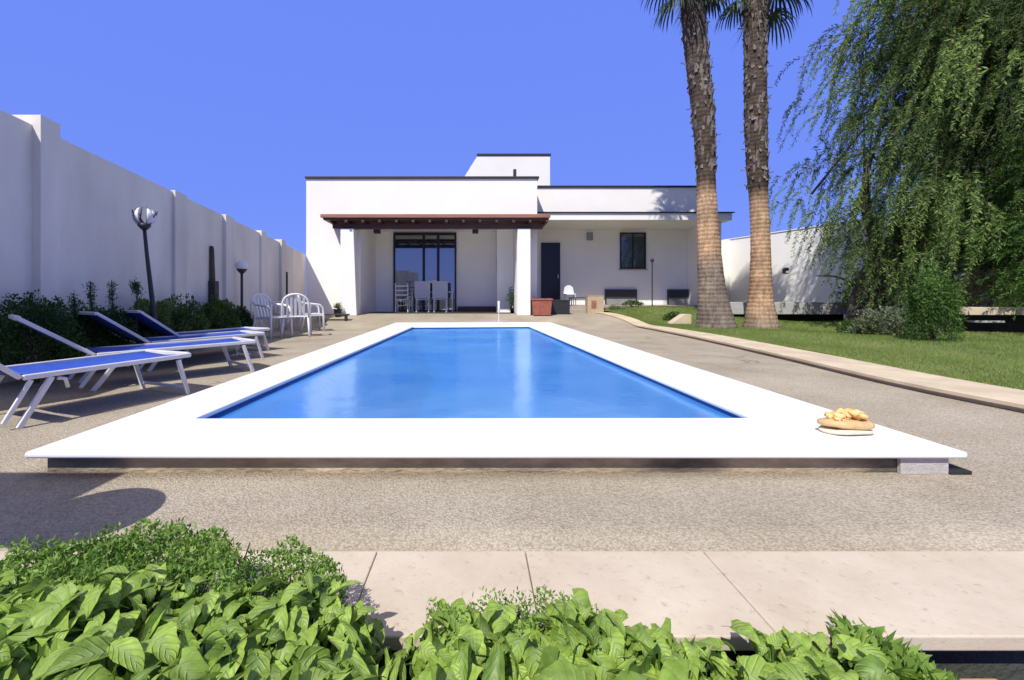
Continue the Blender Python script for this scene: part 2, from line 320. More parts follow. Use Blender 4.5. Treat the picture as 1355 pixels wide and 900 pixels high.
def npmesh(name, V, Fq, m, parent=None, tint=None, vein=None, smooth=False, lq=None, lu=None):
    """V (n,3), Fq (m,k) numpy; tint per vertex"""
    V = np.asarray(V, dtype=np.float32); Fq = np.asarray(Fq, dtype=np.int32); k = Fq.shape[1]
    me = bpy.data.meshes.new(name); me.vertices.add(len(V)); me.vertices.foreach_set('co', V.ravel())
    me.loops.add(Fq.size); me.loops.foreach_set('vertex_index', Fq.ravel())
    me.polygons.add(len(Fq)); me.polygons.foreach_set('loop_start', np.arange(len(Fq), dtype=np.int32)*k)
    if smooth: me.polygons.foreach_set('use_smooth', np.ones(len(Fq), dtype=bool))
    me.update(calc_edges=True); me.materials.append(m)
    for nm, arr in (('tint', tint), ('vein', vein), ('lq', lq), ('lu', lu)):
        if arr is not None:
            a = me.attributes.new(nm, 'FLOAT', 'POINT'); a.data.foreach_set('value', np.asarray(arr, dtype=np.float32))
    me.validate()
    o = bpy.data.objects.new(name, me); col.objects.link(o)
    if parent: o.parent = parent
    return o

def tag(o, label=None, cat=None, group=None, kind=None):
    if label: o['label'] = label
    if cat: o['category'] = cat
    if group: o['group'] = group
    if kind: o['kind'] = kind
    return o
def empty(name, loc=(0,0,0), label=None, cat=None, group=None, rz=0):
    o = bpy.data.objects.new(name, None); col.objects.link(o); o.location = loc; o.rotation_euler = (0,0,rz); o.empty_display_size=.1
    return tag(o, label, cat, group)
def dup(root, loc, rz=0, label=None, scale=None):
    def cp(o, par):
        c = o.copy(); col.objects.link(c)
        if par: c.parent = par
        for ch in [x for x in bpy.data.objects if x.parent == o]: cp(ch, c)
        return c
    r = cp(root, None); r.location = loc; r.rotation_euler = (0,0,rz)
    if scale: r.scale = scale
    if label: r['label'] = label
    return r

def rand_dirs(n, up=0.0):
    d = rng.normal(size=(n,3)); d[:,2] += up; return d/np.linalg.norm(d, axis=1)[:,None]
def leaf_quads(C, D, Nn, ln, wd):             # diamond leaves: centre root C, direction D, normal Nn, length, width
    S = np.cross(D, Nn); S /= (np.linalg.norm(S, axis=1)[:,None]+1e-9)
    ln = np.asarray(ln)[:,None]; wd = np.asarray(wd)[:,None]
    V = np.stack([C, C+D*ln*.45+S*wd*.5, C+D*ln, C+D*ln*.45-S*wd*.5], axis=1).reshape(-1,3)
    Fq = np.arange(len(C)*4).reshape(-1,4); return V, Fq
def lumps(p, s, seed):                        # cheap smooth noise, 0..1
    r = np.random.default_rng(seed); out = np.zeros(len(p))
    for k in range(6):
        w = r.normal(size=3)*s*(1+.5*k); out += np.sin(p@w + r.uniform(0,6.28))/(1+.4*k)
    return np.clip(.5+out/5.0, 0, 1)

def shrub(name, c, rad, n, size, m, label, cat='shrub', group=None, seed=1, stems=6, wd=.5, zbase=0.0, low=.0, up=.6):
    """bush: leaf clumps through an ellipsoid's outer volume, on twigs"""
    t = empty(name, (c[0], c[1], zbase), label, cat, group)
    d = rand_dirs(n, .15); d[:,2] = np.abs(d[:,2])*1.0 - low*np.abs(rng.normal(size=n))
    L = lumps(d*2.2, 1.6, seed)
    rr = (.62+.55*L) * (1-.35*rng.random(n)**2)
    p = d*rr[:,None]*np.array(rad)
    keep = lumps(p/np.mean(rad), 4.5, seed+5) + .25*rng.random(n) > .30
    p = p[keep]; L = L[keep]; d = d[keep]
    p[:,2] += (c[2]-zbase)
    p = p[p[:,2] > .01]; L = L[:len(p)]; d = d[:len(p)]
    k = len(p)
    D = rand_dirs(k, up)*.7 + d*.6; D /= np.linalg.norm(D, axis=1)[:,None]
    sz = size*rng.uniform(.6,1.3,k)
    V, Fq = leaf_quads(p, D, rand_dirs(k, .5), sz, sz*wd)
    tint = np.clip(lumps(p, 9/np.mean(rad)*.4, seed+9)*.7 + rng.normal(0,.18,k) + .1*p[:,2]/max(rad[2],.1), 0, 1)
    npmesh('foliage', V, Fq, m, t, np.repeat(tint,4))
    mb = MB()
    for i in range(stems):
        a = rng.uniform(0,6.28); q = np.array([math.cos(a)*rad[0]*.5, math.sin(a)*rad[1]*.5, (c[2]-zbase)+rad[2]*.55])
        mb.tube([(q[0]*.1,q[1]*.1,0),(q[0]*.5,q[1]*.5,q[2]*.5),tuple(q)], [.014,.01,.004], 5)
    mb.build('stem', M['twig'], t)
    return t

# ------------------------------------------------------------------ world, sun, camera
sunv = Vector((.40,.74,-1.0)).normalized()
w = bpy.data.worlds.new('World'); scn.world = w; w.use_nodes = True
N, L = w.node_tree.nodes, w.node_tree.links; N.clear()
wo = N.new('ShaderNodeOutputWorld'); bg = N.new('ShaderNodeBackground'); sky = N.new('ShaderNodeTexSky')
sky.sky_type = 'NISHITA'; sky.sun_disc = False
sky.sun_elevation = math.asin(-sunv.z); sky.sun_rotation = math.atan2(-sunv.x, -sunv.y)
sky.dust_density = .3; sky.ozone_density = 2.0; sky.altitude = 300
tint = N.new('ShaderNodeMix'); tint.data_type='RGBA'; tint.inputs[0].default_value=.86
L.new(sky.outputs[0], tint.inputs[6]); tint.inputs[7].default_value=(1.68,2.85,10.3,1)
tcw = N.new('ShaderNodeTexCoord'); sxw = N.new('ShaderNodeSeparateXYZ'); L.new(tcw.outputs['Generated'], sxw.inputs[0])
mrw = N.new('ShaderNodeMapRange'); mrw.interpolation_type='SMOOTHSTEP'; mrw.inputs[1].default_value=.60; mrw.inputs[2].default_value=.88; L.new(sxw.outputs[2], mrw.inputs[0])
zen = N.new('ShaderNodeMix'); zen.data_type='RGBA'; L.new(mrw.outputs[0], zen.inputs[0]); L.new(tint.outputs[2], zen.inputs[6]); zen.inputs[7].default_value=(4.6,4.3,4.3,1)   # neutral overhead colour added out of view to take blue out of the shadows
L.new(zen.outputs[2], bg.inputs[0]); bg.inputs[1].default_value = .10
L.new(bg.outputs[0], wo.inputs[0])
sl = bpy.data.lights.new('sun', 'SUN'); sl.energy = 5.0; sl.angle = R(.5); sl.color = (1,.965,.90)
so = bpy.data.objects.new('sun', sl); col.objects.link(so); so.rotation_euler = sunv.to_track_quat('-Z','Y').to_euler(); so.location=(0,0,20)
cam = bpy.data.cameras.new('camera'); co = bpy.data.objects.new('camera', cam); col.objects.link(co); scn.camera = co
co.location = (0,0,H); co.rotation_euler = (R(90),0,0)
cam.sensor_width = 36; cam.lens = F/1355*36; cam.clip_end = 2000; cam.clip_start=.02
cam.shift_x = (677.5-U0)/1355; cam.shift_y = -(450-V0)/1355
scn.view_settings.view_transform='Standard'; scn.view_settings.look='None'; scn.view_settings.exposure=0
scn.render.engine='CYCLES'
try:
    scn.cycles.max_bounces=8; scn.cycles.transparent_max_bounces=12; scn.cycles.diffuse_bounces=4
except Exception: pass

# ------------------------------------------------------------------ ground
WALLX = lambda Y: -4.01-.112*Y
CZ = .11
oNL, oNR, oFL, oFR = (-2.03,1.965), (2.21,1.965), (-2.30,12.6), (2.16,12.9)
iNL, iNR, iFL, iFR = (-1.62,2.53), (1.60,2.54), (-1.54,10.7), (1.31,11.0)
KERB = [(3.95,.9),(3.86,2.0),(3.79,3.05),(3.76,3.6),(3.79,4.2),(4.0,5.7),(4.16,7.2),(4.30,8.8),(4.42,11.0),(4.38,13.0),(3.95,14.55)]
def sstep(a,b,t):
    t = np.clip((t-a)/(b-a),0,1); return t*t*(3-2*t)
def paveZ(x,y): return .30*sstep(11.6,14.5,y) + .0*x
def kerbX(y):
    ys=[p[1] for p in KERB]; xs=[p[0] for p in KERB]; return np.interp(y, ys, xs)
def lawnZ(x,y):
    x=np.asarray(x,float); y=np.asarray(y,float)
    z = .06 + .38*sstep(11.8,15.2,y)*(1-sstep(7.5,9.5,x)) + .02*np.sin(x*1.7+y)*sstep(0,.8,x-kerbX(y))
    return z + .05*sstep(.3,1.2,x-kerbX(y))*sstep(11,13,y)

# the wide sheet (with a hole where the pool basin sits)
g = MB(); B=600; gz=-.36
g.quad((-B,-B,gz),(B,-B,gz),(B,2.3,gz),(-B,2.3,gz)); g.quad((-B,11.4,gz),(B,11.4,gz),(B,B,gz),(-B,B,gz))
g.quad((-B,2.3,gz),(-1.9,2.3,gz),(-1.9,11.4,gz),(-B,11.4,gz)); g.quad((1.8,2.3,gz),(B,2.3,gz),(B,11.4,gz),(1.8,11.4,gz))
tag(g.build('ground', M['soil']), kind='structure')

# paving with relief, left out under the pool
xs = np.unique(np.concatenate([np.linspace(-7,-1.9,26), np.linspace(-1.9,1.85,12), np.linspace(1.85,4.9,16)]))
ys = np.unique(np.concatenate([np.linspace(1.385,2.08,5), np.linspace(2.08,11.5,30), np.linspace(11.5,15.6,24)]))
XX,YY = np.meshgrid(xs,ys); ZZ = paveZ(XX,YY)
V = np.stack([XX,YY,ZZ],-1).reshape(-1,3); nx=len(xs); Fq=[]
for j in range(len(ys)-1):
    for i in range(nx-1):
        cx=(xs[i]+xs[i+1])/2; cy=(ys[j]+ys[j+1])/2
        if -1.9<cx<1.85 and 2.08<cy<11.5: continue
        if cx > kerbX(cy)+.35: continue
        a=j*nx+i; Fq.append((a,a+1,a+nx+1,a+nx))
pv = npmesh('paving', V, Fq, M['paving'], smooth=True)
pv.modifiers.new('solid','SOLIDIFY').thickness=.05
tag(pv, kind='structure')

# kerb along the lawn
kp=[]; 
for i,(x,y) in enumerate(KERB): kp.append((x,y))
yy=np.linspace(.9,14.55,60); kv=[]; kf=[]
for j,y in enumerate(yy):
    y=float(y); x=float(kerbX(max(y,1.36))); zb=float(paveZ(0,y)); zt=max(zb+.045,.07)
    wd=.60-.22*float(sstep(8,14,y))
    kv += [(x+.05,y,-.3),(x+.05,y,zt-.035),(x,y,zt-.033),(x,y,zt-.006),(x+.008,y,zt),(x+wd-.01,y,zt),(x+wd,y,zt-.01),(x+wd,y,-.3)]
    if j:
        a=(j-1)*8; b_=j*8
        for q in range(7): kf.append((a+q,a+q+1,b_+q+1,b_+q))
k_=MB(); k_.v=kv; k_.f=kf+[tuple(range(8)), tuple(range(len(kv)-8,len(kv)))]
kerb = k_.build('kerb', M['kerb'])
tag(kerb, kind='structure')

# lawn sheet and blades
LX1=16.0
ys=np.linspace(.9,17.4,70); rows=[]; nxl=46
for y in ys:
    x0=float(kerbX(y))+ (.585-.22*float(sstep(8,14,y))); 
    if y>14.5: x0=4.25
    xr=x0+(LX1-x0)*np.linspace(0,1,nxl)**1.5
    rows.append(np.stack([xr,np.full(nxl,y),lawnZ(xr,np.full(nxl,y))],-1))
V=np.concatenate(rows); Fq=[(j*nxl+i,j*nxl+i+1,(j+1)*nxl+i+1,(j+1)*nxl+i) for j in range(len(ys)-1) for i in range(nxl-1)]
lw=npmesh('lawn', V, Fq, M['lawn'], smooth=True); tag(lw, kind='structure')
n=300000
py=1.7+ (rng.random(n)**1.5)*13.9
px=kerbX(py)+.58-.2*sstep(8,14,py)+rng.random(n)**1.35*(11.8-kerbX(py))
vis=(px/py<2.1); px,py=px[vis],py[vis]
keep=lumps(np.stack([px,py,py*0],-1),2.4,3)+rng.random(len(px))*.9>.42; px,py=px[keep],py[keep]; n=len(px)
C=np.stack([px,py,lawnZ(px,py)-.003],-1); D=rand_dirs(n,2.2)
ln=rng.uniform(.018,.042,n)*(1+.6*lumps(C,3.0,8)); 
Nn=rand_dirs(n); V,Fq=leaf_quads(C,D,Nn,ln,np.where(py<6,.0045,.0045*py/6))
tt=np.clip(lumps(C,1.2,4)*.6+rng.random(n)*.5,0,1)
gr=npmesh('grass',V,Fq,M['grass'],tint=np.repeat(tt,4)); tag(gr,'short sunlit lawn grass beyond the cream kerb','grass',kind='stuff')

# stone slab in front (three joints) and the planting bed wall under it
sx=[-3.2,-1.55]+[X_(p,1.2) for p in (480,705,975)]+[1.9,3.6]
edge=empty('garden_edging',(0,1.2,0),'pale pinkish stone slabs capping the bed wall in the foreground','stone edging')
for a,b_ in zip(sx[:-1],sx[1:]):
    MB().box(a+.0012,b_-.0012,1.03-1.2,1.38-1.2,-.03,.006).build('slab',M['slab'],edge,bevel=.004)
MB().box(-3.2,3.6,1.09-1.2,1.36-1.2,-.5,-.032).build('bed_wall',M['planter_wall'],edge)
for i,(a,b_) in enumerate(((1266,1318),(1330,1392))):
    o=MB().box(X_(a,.99),X_(b_,.99),.90,.99,-.36,-.055-.004*i).build('timber_block',M['timber'],bevel=.006)
    tag(o,('short pale timber block below the slab, beside the foliage','short orange timber block below the slab at the right corner')[i],'timber block','timber blocks under the stone slab')

# ------------------------------------------------------------------ pool
pool=empty('swimming_pool',(0,6.5,0),'long rectangular swimming pool with wide white rim and blue lining','swimming pool')
pool_off=Vector((0,-6.5,0))
def ring_loop(nl,nr,fr,fl,n=14):
    pts=[]
    for a,b_ in ((nl,nr),(nr,fr),(fr,fl),(fl,nl)):
        for t in range(n): pts.append((a[0]+(b_[0]-a[0])*t/n, a[1]+(b_[1]-a[1])*t/n))
    return pts
def framemesh(outer,inner,z0,z1):
    mb=MB(); n=len(outer)
    for pts in (outer,inner):
        for z in (z0,z1): mb.v += [(x,y-6.5,z) for x,y in pts]
    O0,O1,I0,I1=0,n,2*n,3*n
    for k in range(n):
        j=(k+1)%n
        mb.f += [(O1+k,O1+j,I1+j,I1+k),(O0+j,O0+k,I0+k,I0+j),(O0+k,O0+j,O1+j,O1+k),(I0+j,I0+k,I1+k,I1+j)]
    return mb
ou=ring_loop(oNL,oNR,oFR,oFL); inn=ring_loop(iNL,iNR,iFR,iFL)
cp=framemesh(ou,inn,CZ-.03,CZ).build('coping',M['coping_white'],pool,bevel=.012,seg=4)
ou2=ring_loop((oNL[0]+.06,oNL[1]+.05),(oNR[0]-.05,oNR[1]+.05),(oFR[0]-.05,oFR[1]-.05),(oFL[0]+.05,oFL[1]-.05))
in2=ring_loop((iNL[0]-.06,iNL[1]-.06),(iNR[0]+.06,iNR[1]-.06),(iFR[0]+.06,iFR[1]+.06),(iFL[0]-.06,iFL[1]+.06))
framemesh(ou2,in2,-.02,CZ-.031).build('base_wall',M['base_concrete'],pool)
MB().box(X_(1190,2.0),X_(1253,2.0),1.992-6.5,2.012-6.5,.0,CZ-.034).build('access_block',M['block_light'],pool,bevel=.002)
MB().box(X_(1253,2.0),X_(1282,2.0),1.985-6.5,2.0-6.5+.4,.001,.018).build('drain_cover',M['darkmetal'],pool,bevel=.003)
b0=-1.25; loopb=[(iNL[0]-.03,iNL[1]-.03),(iNR[0]+.03,iNR[1]-.03),(iFR[0]+.03,iFR[1]+.03),(iFL[0]-.03,iFL[1]+.03)]
mb=MB(); mb.quad(*[(x,y-6.5,b0) for x,y in loopb]); mb.build('basin_floor',M['liner'],pool)
mb=MB()
for k in range(4):
    a,b_=loopb[k],loopb[(k+1)%4]; mb.quad((a[0],a[1]-6.5,b0),(b_[0],b_[1]-6.5,b0),(b_[0],b_[1]-6.5,CZ-.03),(a[0],a[1]-6.5,CZ-.03))
mb.build('basin_wall',M['liner_side'],pool)
MB().quad(*[(x,y,.055) for x,y in loopb]) .build('water',M['water'])
tag(bpy.data.objects['water'],kind='structure')
mb=MB()
for k in range(4):
    a,b_=loopb[k],loopb[(k+1)%4]; cx_,cy_=(-.1,6.7); f_=.998
    a=(cx_+(a[0]-cx_)*f_,cy_+(a[1]-cy_)*f_); b_=(cx_+(b_[0]-cx_)*f_,cy_+(b_[1]-cy_)*f_)
    mb.quad((a[0],a[1]-6.5,.02),(b_[0],b_[1]-6.5,.02),(b_[0],b_[1]-6.5,CZ-.031),(a[0],a[1]-6.5,CZ-.031))
mb.build('waterline_tiles',M['tile_blue'],pool)
for a in (669,682,692):   # dark blue blocks painted in for the reflections at the far end
    MB().box(X_(a,10.95),X_(a+6,10.95),10.97-6.5,11.02-6.5,-.2,.02).build('reflection_block',M['tile_blue'],pool)

# cream and orange thing lying on the rim
bx,by,_=P(1120,573,CZ)
bun=empty('folded_towel',(bx,by,CZ),'small cream and orange folded towel with ruffled top on the white pool rim','towel')
def squashed(rx,ry,z0,z1,seed,n=28,m=8,bulge=.12):
    mb=MB(); r=random.Random(seed); prof=[]
    ph=[r.uniform(0,6) for _ in range(4)]
    for k in range(m+1):
        t=k/m; s=(1-abs(2*t-1)**3.2)**.42 if 0<t<1 else .0
        for j in range(n):
            a=2*math.pi*j/n; sx=math.copysign(abs(math.cos(a))**.75,math.cos(a)); sy=math.copysign(abs(math.sin(a))**.75,math.sin(a))
            wv=1+.05*math.sin(3*a+ph[0])+.03*math.sin(5*a+ph[1])
            mb.v.append((rx*s*sx*wv, ry*s*sy*wv, z0+(z1-z0)*t+.004*math.sin(2*a+ph[2])))
    for k in range(m):
        for j in range(n): mb.f.append((k*n+j,k*n+(j+1)%n,(k+1)*n+(j+1)%n,(k+1)*n+j))
    return mb
squashed(.124,.068,.0,.032,1).build('lower_layer',M['bun_light'],bun,smooth=True)
squashed(.126,.068,.028,.078,2).build('upper_layer',M['bun'],bun,smooth=True)
mb=MB()
for i in range(60):
    a=random.uniform(-.085,.06); c=(a,random.uniform(-.04,.04),.078+.045*random.random()*(1-abs(a)/.12))
    r0=random.uniform(.008,.021); n=10; base=len(mb.v)
    for k in range(5):
        t=k/4; th=math.pi*t
        for j in range(n):
            p=2*math.pi*j/n; rr=r0*(1+.35*random.uniform(-1,1)); mb.v.append((c[0]+rr*math.sin(th)*math.cos(p), c[1]+rr*math.sin(th)*math.sin(p), c[2]+rr*.8*math.cos(th)))
    for k in range(4):
        for j in range(n): mb.f.append((base+k*n+j,base+k*n+(j+1)%n,base+(k+1)*n+(j+1)%n,base+(k+1)*n+j))
mb.build('ruffle',M['bun_orange'],bun,smooth=True)

# thin tap post at the far rim
sx_,sy_=X_(660,12.0),12.0
tp=empty('water_tap',(sx_,sy_,CZ),'slim white water tap post on the far pool rim','tap')
MB().tube([(0,0,0),(0,0,.30)],.010,8).build('post',M['alu'],tp)
MB().tube([(0,0,.30),(0,0,.62)],.030,10).tube([(0,0,.55),(0,-.10,.60),(0,-.13,.5)],.018,8).build('spout',M['plastic'],tp,smooth=True)

# ------------------------------------------------------------------ left perimeter wall
wl=empty('perimeter_wall',(0,0,0),'tall white rendered garden wall in shade behind the blue loungers','wall')
WT=lambda Y: 2.55-.031*(Y-5)
def wallseg(y0,y1,off,th,dz,name,m):
    a=(WALLX(y0)+off,y0); b_=(WALLX(y1)+off,y1); mb=MB(); za,zb=WT(y0)+dz,WT(y1)+dz
    mb.v=[(a[0],a[1],-.36),(b_[0],b_[1],-.36),(b_[0]-th,b_[1],-.36),(a[0]-th,a[1],-.36),(a[0],a[1],za),(b_[0],b_[1],zb),(b_[0]-th,b_[1],zb),(a[0]-th,a[1],za)]
    mb.f=[(3,2,1,0),(4,5,6,7),(0,1,5,4),(1,2,6,5),(2,3,7,6),(3,0,4,7)]
    return mb.build(name,m,wl,bevel=.006)
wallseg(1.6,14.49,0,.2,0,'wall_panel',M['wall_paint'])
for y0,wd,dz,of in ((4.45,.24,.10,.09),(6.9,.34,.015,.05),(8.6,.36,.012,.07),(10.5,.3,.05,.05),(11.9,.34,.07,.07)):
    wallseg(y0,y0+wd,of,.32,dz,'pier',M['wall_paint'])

# ------------------------------------------------------------------ house
hs=empty('house',(0,14.5,0),'single storey white flat roofed villa with wooden canopy beyond the pool','house')
def hb(mb,*a,name='wall',m='stucco',bevel=.012,par=None):
    mb.v=[(x,y-14.5,z) for x,y,z in mb.v]; return mb.build(name,M[m],par or hs,bevel=bevel)
G0=-.36; T=4.76
x0,x1=-5.62,2.02
b=MB()
b.box(x0,-3.82,14.5,19.5,G0,3.34); b.box(1.32,x1,14.5,19.5,G0,3.34); b.box(x0,x1,14.5,19.5,3.34,T)
b.box(-3.818,1.318,16.7,19.4,G0,3.34); b.box(.75,1.317,15.7,16.698,G0,3.34)
hb(b,name='wall',bevel=0)
hb(MB().box(x0-.03,x1+.06,14.44,19.55,T+.002,T+.07),name='roof_edge',m='trim_dark')
hb(MB().box(-3.95,2.0,14.25,16.69,G0,.30).box(-4.0,2.3,14.0,14.24,G0,.27),name='terrace',m='terrace')
# columns under the beam
for a,b2,sl_ in ((X_(453,14.0),X_(470,14.0),.10),(X_(684,14.0),X_(701,14.0),.0)):
    mb=MB(); z0,z1=.26,3.0
    mb.v=[(a,13.8,z0),(b2+sl_,13.8,z0),(b2+sl_,14.2,z0),(a,14.2,z0),(a,13.8,z1),(b2,13.8,z1),(b2,14.2,z1),(a,14.2,z1)]
    mb.f=[(3,2,1,0),(4,5,6,7),(0,1,5,4),(1,2,6,5),(2,3,7,6),(3,0,4,7)]
    hb(mb,name='column')
# canopy
cn=MB(); ya,yb=13.55,14.49; za,zb_=3.30,3.38
cn.v=[(-4.82,ya,za),(2.30,ya,za),(2.30,yb,zb_),(-4.82,yb,zb_)]; cn.v+=[(x,y,z+.11) for x,y,z in cn.v]
cn.f=[(3,2,1,0),(4,5,6,7),(0,1,5,4),(1,2,6,5),(2,3,7,6),(3,0,4,7)]
canopy=hb(cn,name='canopy',m='wood_red',bevel=.01)
hb(MB().box(-4.55,2.12,13.88,14.10,3.02,3.168),name='beam',m='wood_dark')
hb(MB().box(-4.75,2.25,13.6,14.47,3.243,3.297),name='soffit',m='wood_dark',bevel=0)
for i in range(14):
    x=-4.6+i*.52; hb(MB().box(x,x+.08,13.6,14.48,3.172,3.24),name='rafter',m='wood_dark',bevel=0)
hb(MB().tube([(-4.36,14.42,.2),(-4.36,14.42,3.3)],.05,10),name='downpipe',m='copper',bevel=0)
for a in (499,629):
    hb(MB().box(X_(a-4,15.5),X_(a+4,15.5),15.4,15.6,3.10,3.34),name='ceiling_lamp',m='darkmetal',bevel=.01)
# glass doors
gx0,gx1,gz0,gz1=-3.14,-.75,.305,3.30
f=MB(); yb=16.62
f.box(gx0,gx0+.07,yb,16.698,gz0,gz1); f.box(gx1-.07,gx1,yb,16.698,gz0,gz1); f.box(gx0+.072,gx1-.072,yb,16.698,gz1-.1,gz1); f.box(gx0+.072,gx1-.072,yb,16.698,gz0,gz0+.06)
for p_ in (561,580): f.box(X_(p_,16.7)-.05,X_(p_,16.7)+.05,yb+.002,16.69,gz0+.062,gz1-.102)
frame=hb(f,name='glass_door',m='black',bevel=.005)
pn=MB(); ed=[gx0+.07,X_(561,16.7)-.05,X_(561,16.7)+.05,X_(580,16.7)-.05,X_(580,16.7)+.05,gx1-.07]
for a,b2 in ((0,1),(2,3),(4,5)): pn.box(ed[a],ed[b2],16.655,16.672,gz0+.06,gz1-.1)
pn.v=[(x,y-14.5,z) for x,y,z in pn.v]; pn.build('pane',M['glass'],frame)
# low seat wall inside porch
hb(MB().box(-.68,.74,16.3,16.69,.301,.50),name='porch_bench',m='wood_dark')

# right wing
rz=15.5
hb(MB().box(2.024,7.95,15.8,19.4,3.82,4.80).box(7.952,8.25,16.1,19.3,3.82,4.80),name='parapet')
hb(MB().box(2.0,8.3,15.74,19.5,4.803,4.86),name='roof_edge',m='trim_dark')
hb(MB().box(2.024,9.0,15.4,19.4,3.555,3.80),name='eave')
hb(MB().box(2.024,9.06,15.34,15.79,3.803,3.835).box(8.26,9.06,15.8,19.4,3.803,3.835),name='eave_trim',m='trim_dark',bevel=0)
hb(MB().box(2.024,8.8,17.5,19.4,G0,3.558),name='wall')
hb(MB().box(8.45,8.79,15.7,17.498,G0,3.558),name='side_wall')
hb(MB().box(2.3,8.44,15.6,17.498,G0,.55).box(2.3,4.6,15.3,15.598,G0,.42),name='patio_floor',m='terrace')
d=hb(MB().box(X_(716,17.5),X_(741,17.5),17.44,17.497,.56,3.02),name='door',m='black',bevel=.01)
hnd=MB().tube([(X_(738,17.5),17.40-14.5,1.6),(X_(738,17.5),17.40-14.5,1.75)],.015,6); hnd.build('handle',M['alu'],d)
wx0,wx1,wz0,wz1=X_(820,17.5),X_(854,17.5),Z_(356,17.5),Z_(308,17.5)
f=MB(); f.box(wx0,wx0+.05,17.43,17.497,wz0,wz1).box(wx1-.05,wx1,17.43,17.497,wz0,wz1).box(wx0+.051,wx1-.051,17.43,17.497,wz1-.05,wz1).box(wx0+.051,wx1-.051,17.43,17.497,wz0,wz0+.05)
f.box((wx0+wx1)/2-.02,(wx0+wx1)/2+.02,17.44,17.495,wz0+.051,wz1-.051)
wf=hb(f,name='window',m='black',bevel=.004)
p=MB().box(wx0+.05,wx1-.05,17.47,17.48,wz0+.05,wz1-.05); p.v=[(x,y-14.5,z) for x,y,z in p.v]; p.build('pane',M['glass_dim'],wf)
p=MB().box(wx0-.05,wx1+.05,17.40,17.496,wz0-.05,wz0-.004); p.v=[(x,y-14.5,z) for x,y,z in p.v]; p.build('sill',M['ledge'],wf,bevel=.004)
hb(MB().box(X_(776,17.5),X_(784,17.5),17.42,17.498,Z_(318,17.5),Z_(308,17.5)),name='wall_lamp',m='greyglass',bevel=.01)
for a,b2 in ((801,843),(884,926)):
    xa,xb=X_(a,17.4),X_(b2,17.4); v_=hb(MB().box(xa,xb,17.40,17.497,Z_(394,17.4),Z_(383,17.4)).box(xa,xa+.04,17.40,17.497,.56,Z_(394,17.4)-.002).box(xb-.04,xb,17.40,17.497,.56,Z_(394,17.4)-.002),name='low_window',m='slot',bevel=0)
    p=MB().box(xa+.042,xb-.042,17.44,17.496,.56,Z_(394,17.4)-.003); p.v=[(x,y-14.5,z) for x,y,z in p.v]; p.build('pane',M['greyglass'],v_)
# roof tower with sloped flank
Yt=19.6
tw=MB().prism([(X_(612,Yt),4.7),(X_(728,Yt),4.7),(X_(728,Yt),Z_(206,Yt)),(X_(632,Yt),Z_(206,Yt)),(X_(612,Yt),Z_(238,Yt))],19.6,22.0)
hb(tw,name='stair_tower')
tt=MB().prism([(X_(631,Yt),Z_(206,Yt)+.003),(X_(729,Yt),Z_(206,Yt)+.003),(X_(729,Yt),Z_(204.5,Yt)+.03),(X_(631,Yt),Z_(204.5,Yt)+.03)],19.56,22.05)
hb(tt,name='tower_edge',m='trim_dark',bevel=0)
hb(MB().box(X_(679,15.2),X_(683,15.2),15.1,15.2,T+.072,Z_(225,15.2)),name='vent_pipe',m='darkmetal',bevel=0)

# ------------------------------------------------------------------ right boundary wall and ledges
wr=empty('boundary_wall',(0,0,0),'bright sunlit white boundary wall behind the palms and weeping tree','wall')
A=Vector((10.9,18.8,0)); Bv=Vector((15.6,4.2,0)); dv=(Bv-A).normalized(); nv=Vector((-dv.y,dv.x,0))
if nv.x<0: nv=-nv
def rw(a,b_,z0,z1,off0,off1,name,m,par):
    p=[a+nv*off0,b_+nv*off0,b_+nv*off1,a+nv*off1]; mb=MB()
    mb.v=[(q.x,q.y,z0) for q in p]+[(q.x,q.y,z1) for q in p]; mb.f=[(3,2,1,0),(4,5,6,7),(0,1,5,4),(1,2,6,5),(2,3,7,6),(3,0,4,7)]
    return mb.build(name,m,par,bevel=.006)
rw(A-dv*3,Bv,-.36,3.32,0,.25,'wall_panel',M['stucco'],wr)
rw(A-dv*3,Bv,3.323,3.36,-.03,.28,'wall_cap',M['stucco'],wr)
mb=MB().box(8.8,11.0,18.8,19.05,-.36,3.3); mb.build('wall_panel',M['stucco'],wr)
wlp=empty('wall_lamp',Q(1040,358,15.9),'small dark lantern fixed to the bright white boundary wall','lamp')
MB().box(-.07,.07,-.05,.09,-.12,.02).build('housing',M['darkmetal'],wlp,bevel=.01); MB().box(-.05,.05,-.062,-.052,-.09,-.02).build('lens',M['frost'],wlp)
MB().prism([(-.09,.02),(.09,.02),(.03,.10),(-.03,.10)],-.07,.09).build('cap',M['darkmetal'],wlp)
# masonry ledge: light slab, the shade beneath painted as a near-black block
ld=empty('garden_ledge',(9.3,13.2,0),'low grey masonry ledge with painted shade beneath, behind the palm trunks','ledge')
MB().box(-1.75,1.9,-.2,.5,Z_(416,13.0),Z_(400,13.0)).build('ledge_top',M['ledge'],ld,bevel=.01)
MB().box(-1.72,1.85,.1,.45,-.1,Z_(416,13.0)-.003).build('shade_block',M['ledge_shade'],ld)
l2=empty('garden_ledge',(12.2,9.3,0),'pale stone ledge over a block of painted shade at the right of the lawn','ledge')
MB().box(-2.15,3.6,-.3,.5,Z_(417,9.0),Z_(407,9.0)).build('ledge_top',M['kerb'],l2,bevel=.01)
MB().box(-2.1,3.5,.1,.45,-.1,Z_(417,9.0)-.003).build('shade_block',M['ledge_shade'],l2)  # shadow under this ledge, painted as a dark block
MB().box(X_(1305,8.9)-12.2,X_(1340,8.9)-12.2,-.28,-.05,.30,.34).build('loose_board',M['ledge'],l2,bevel=.004)

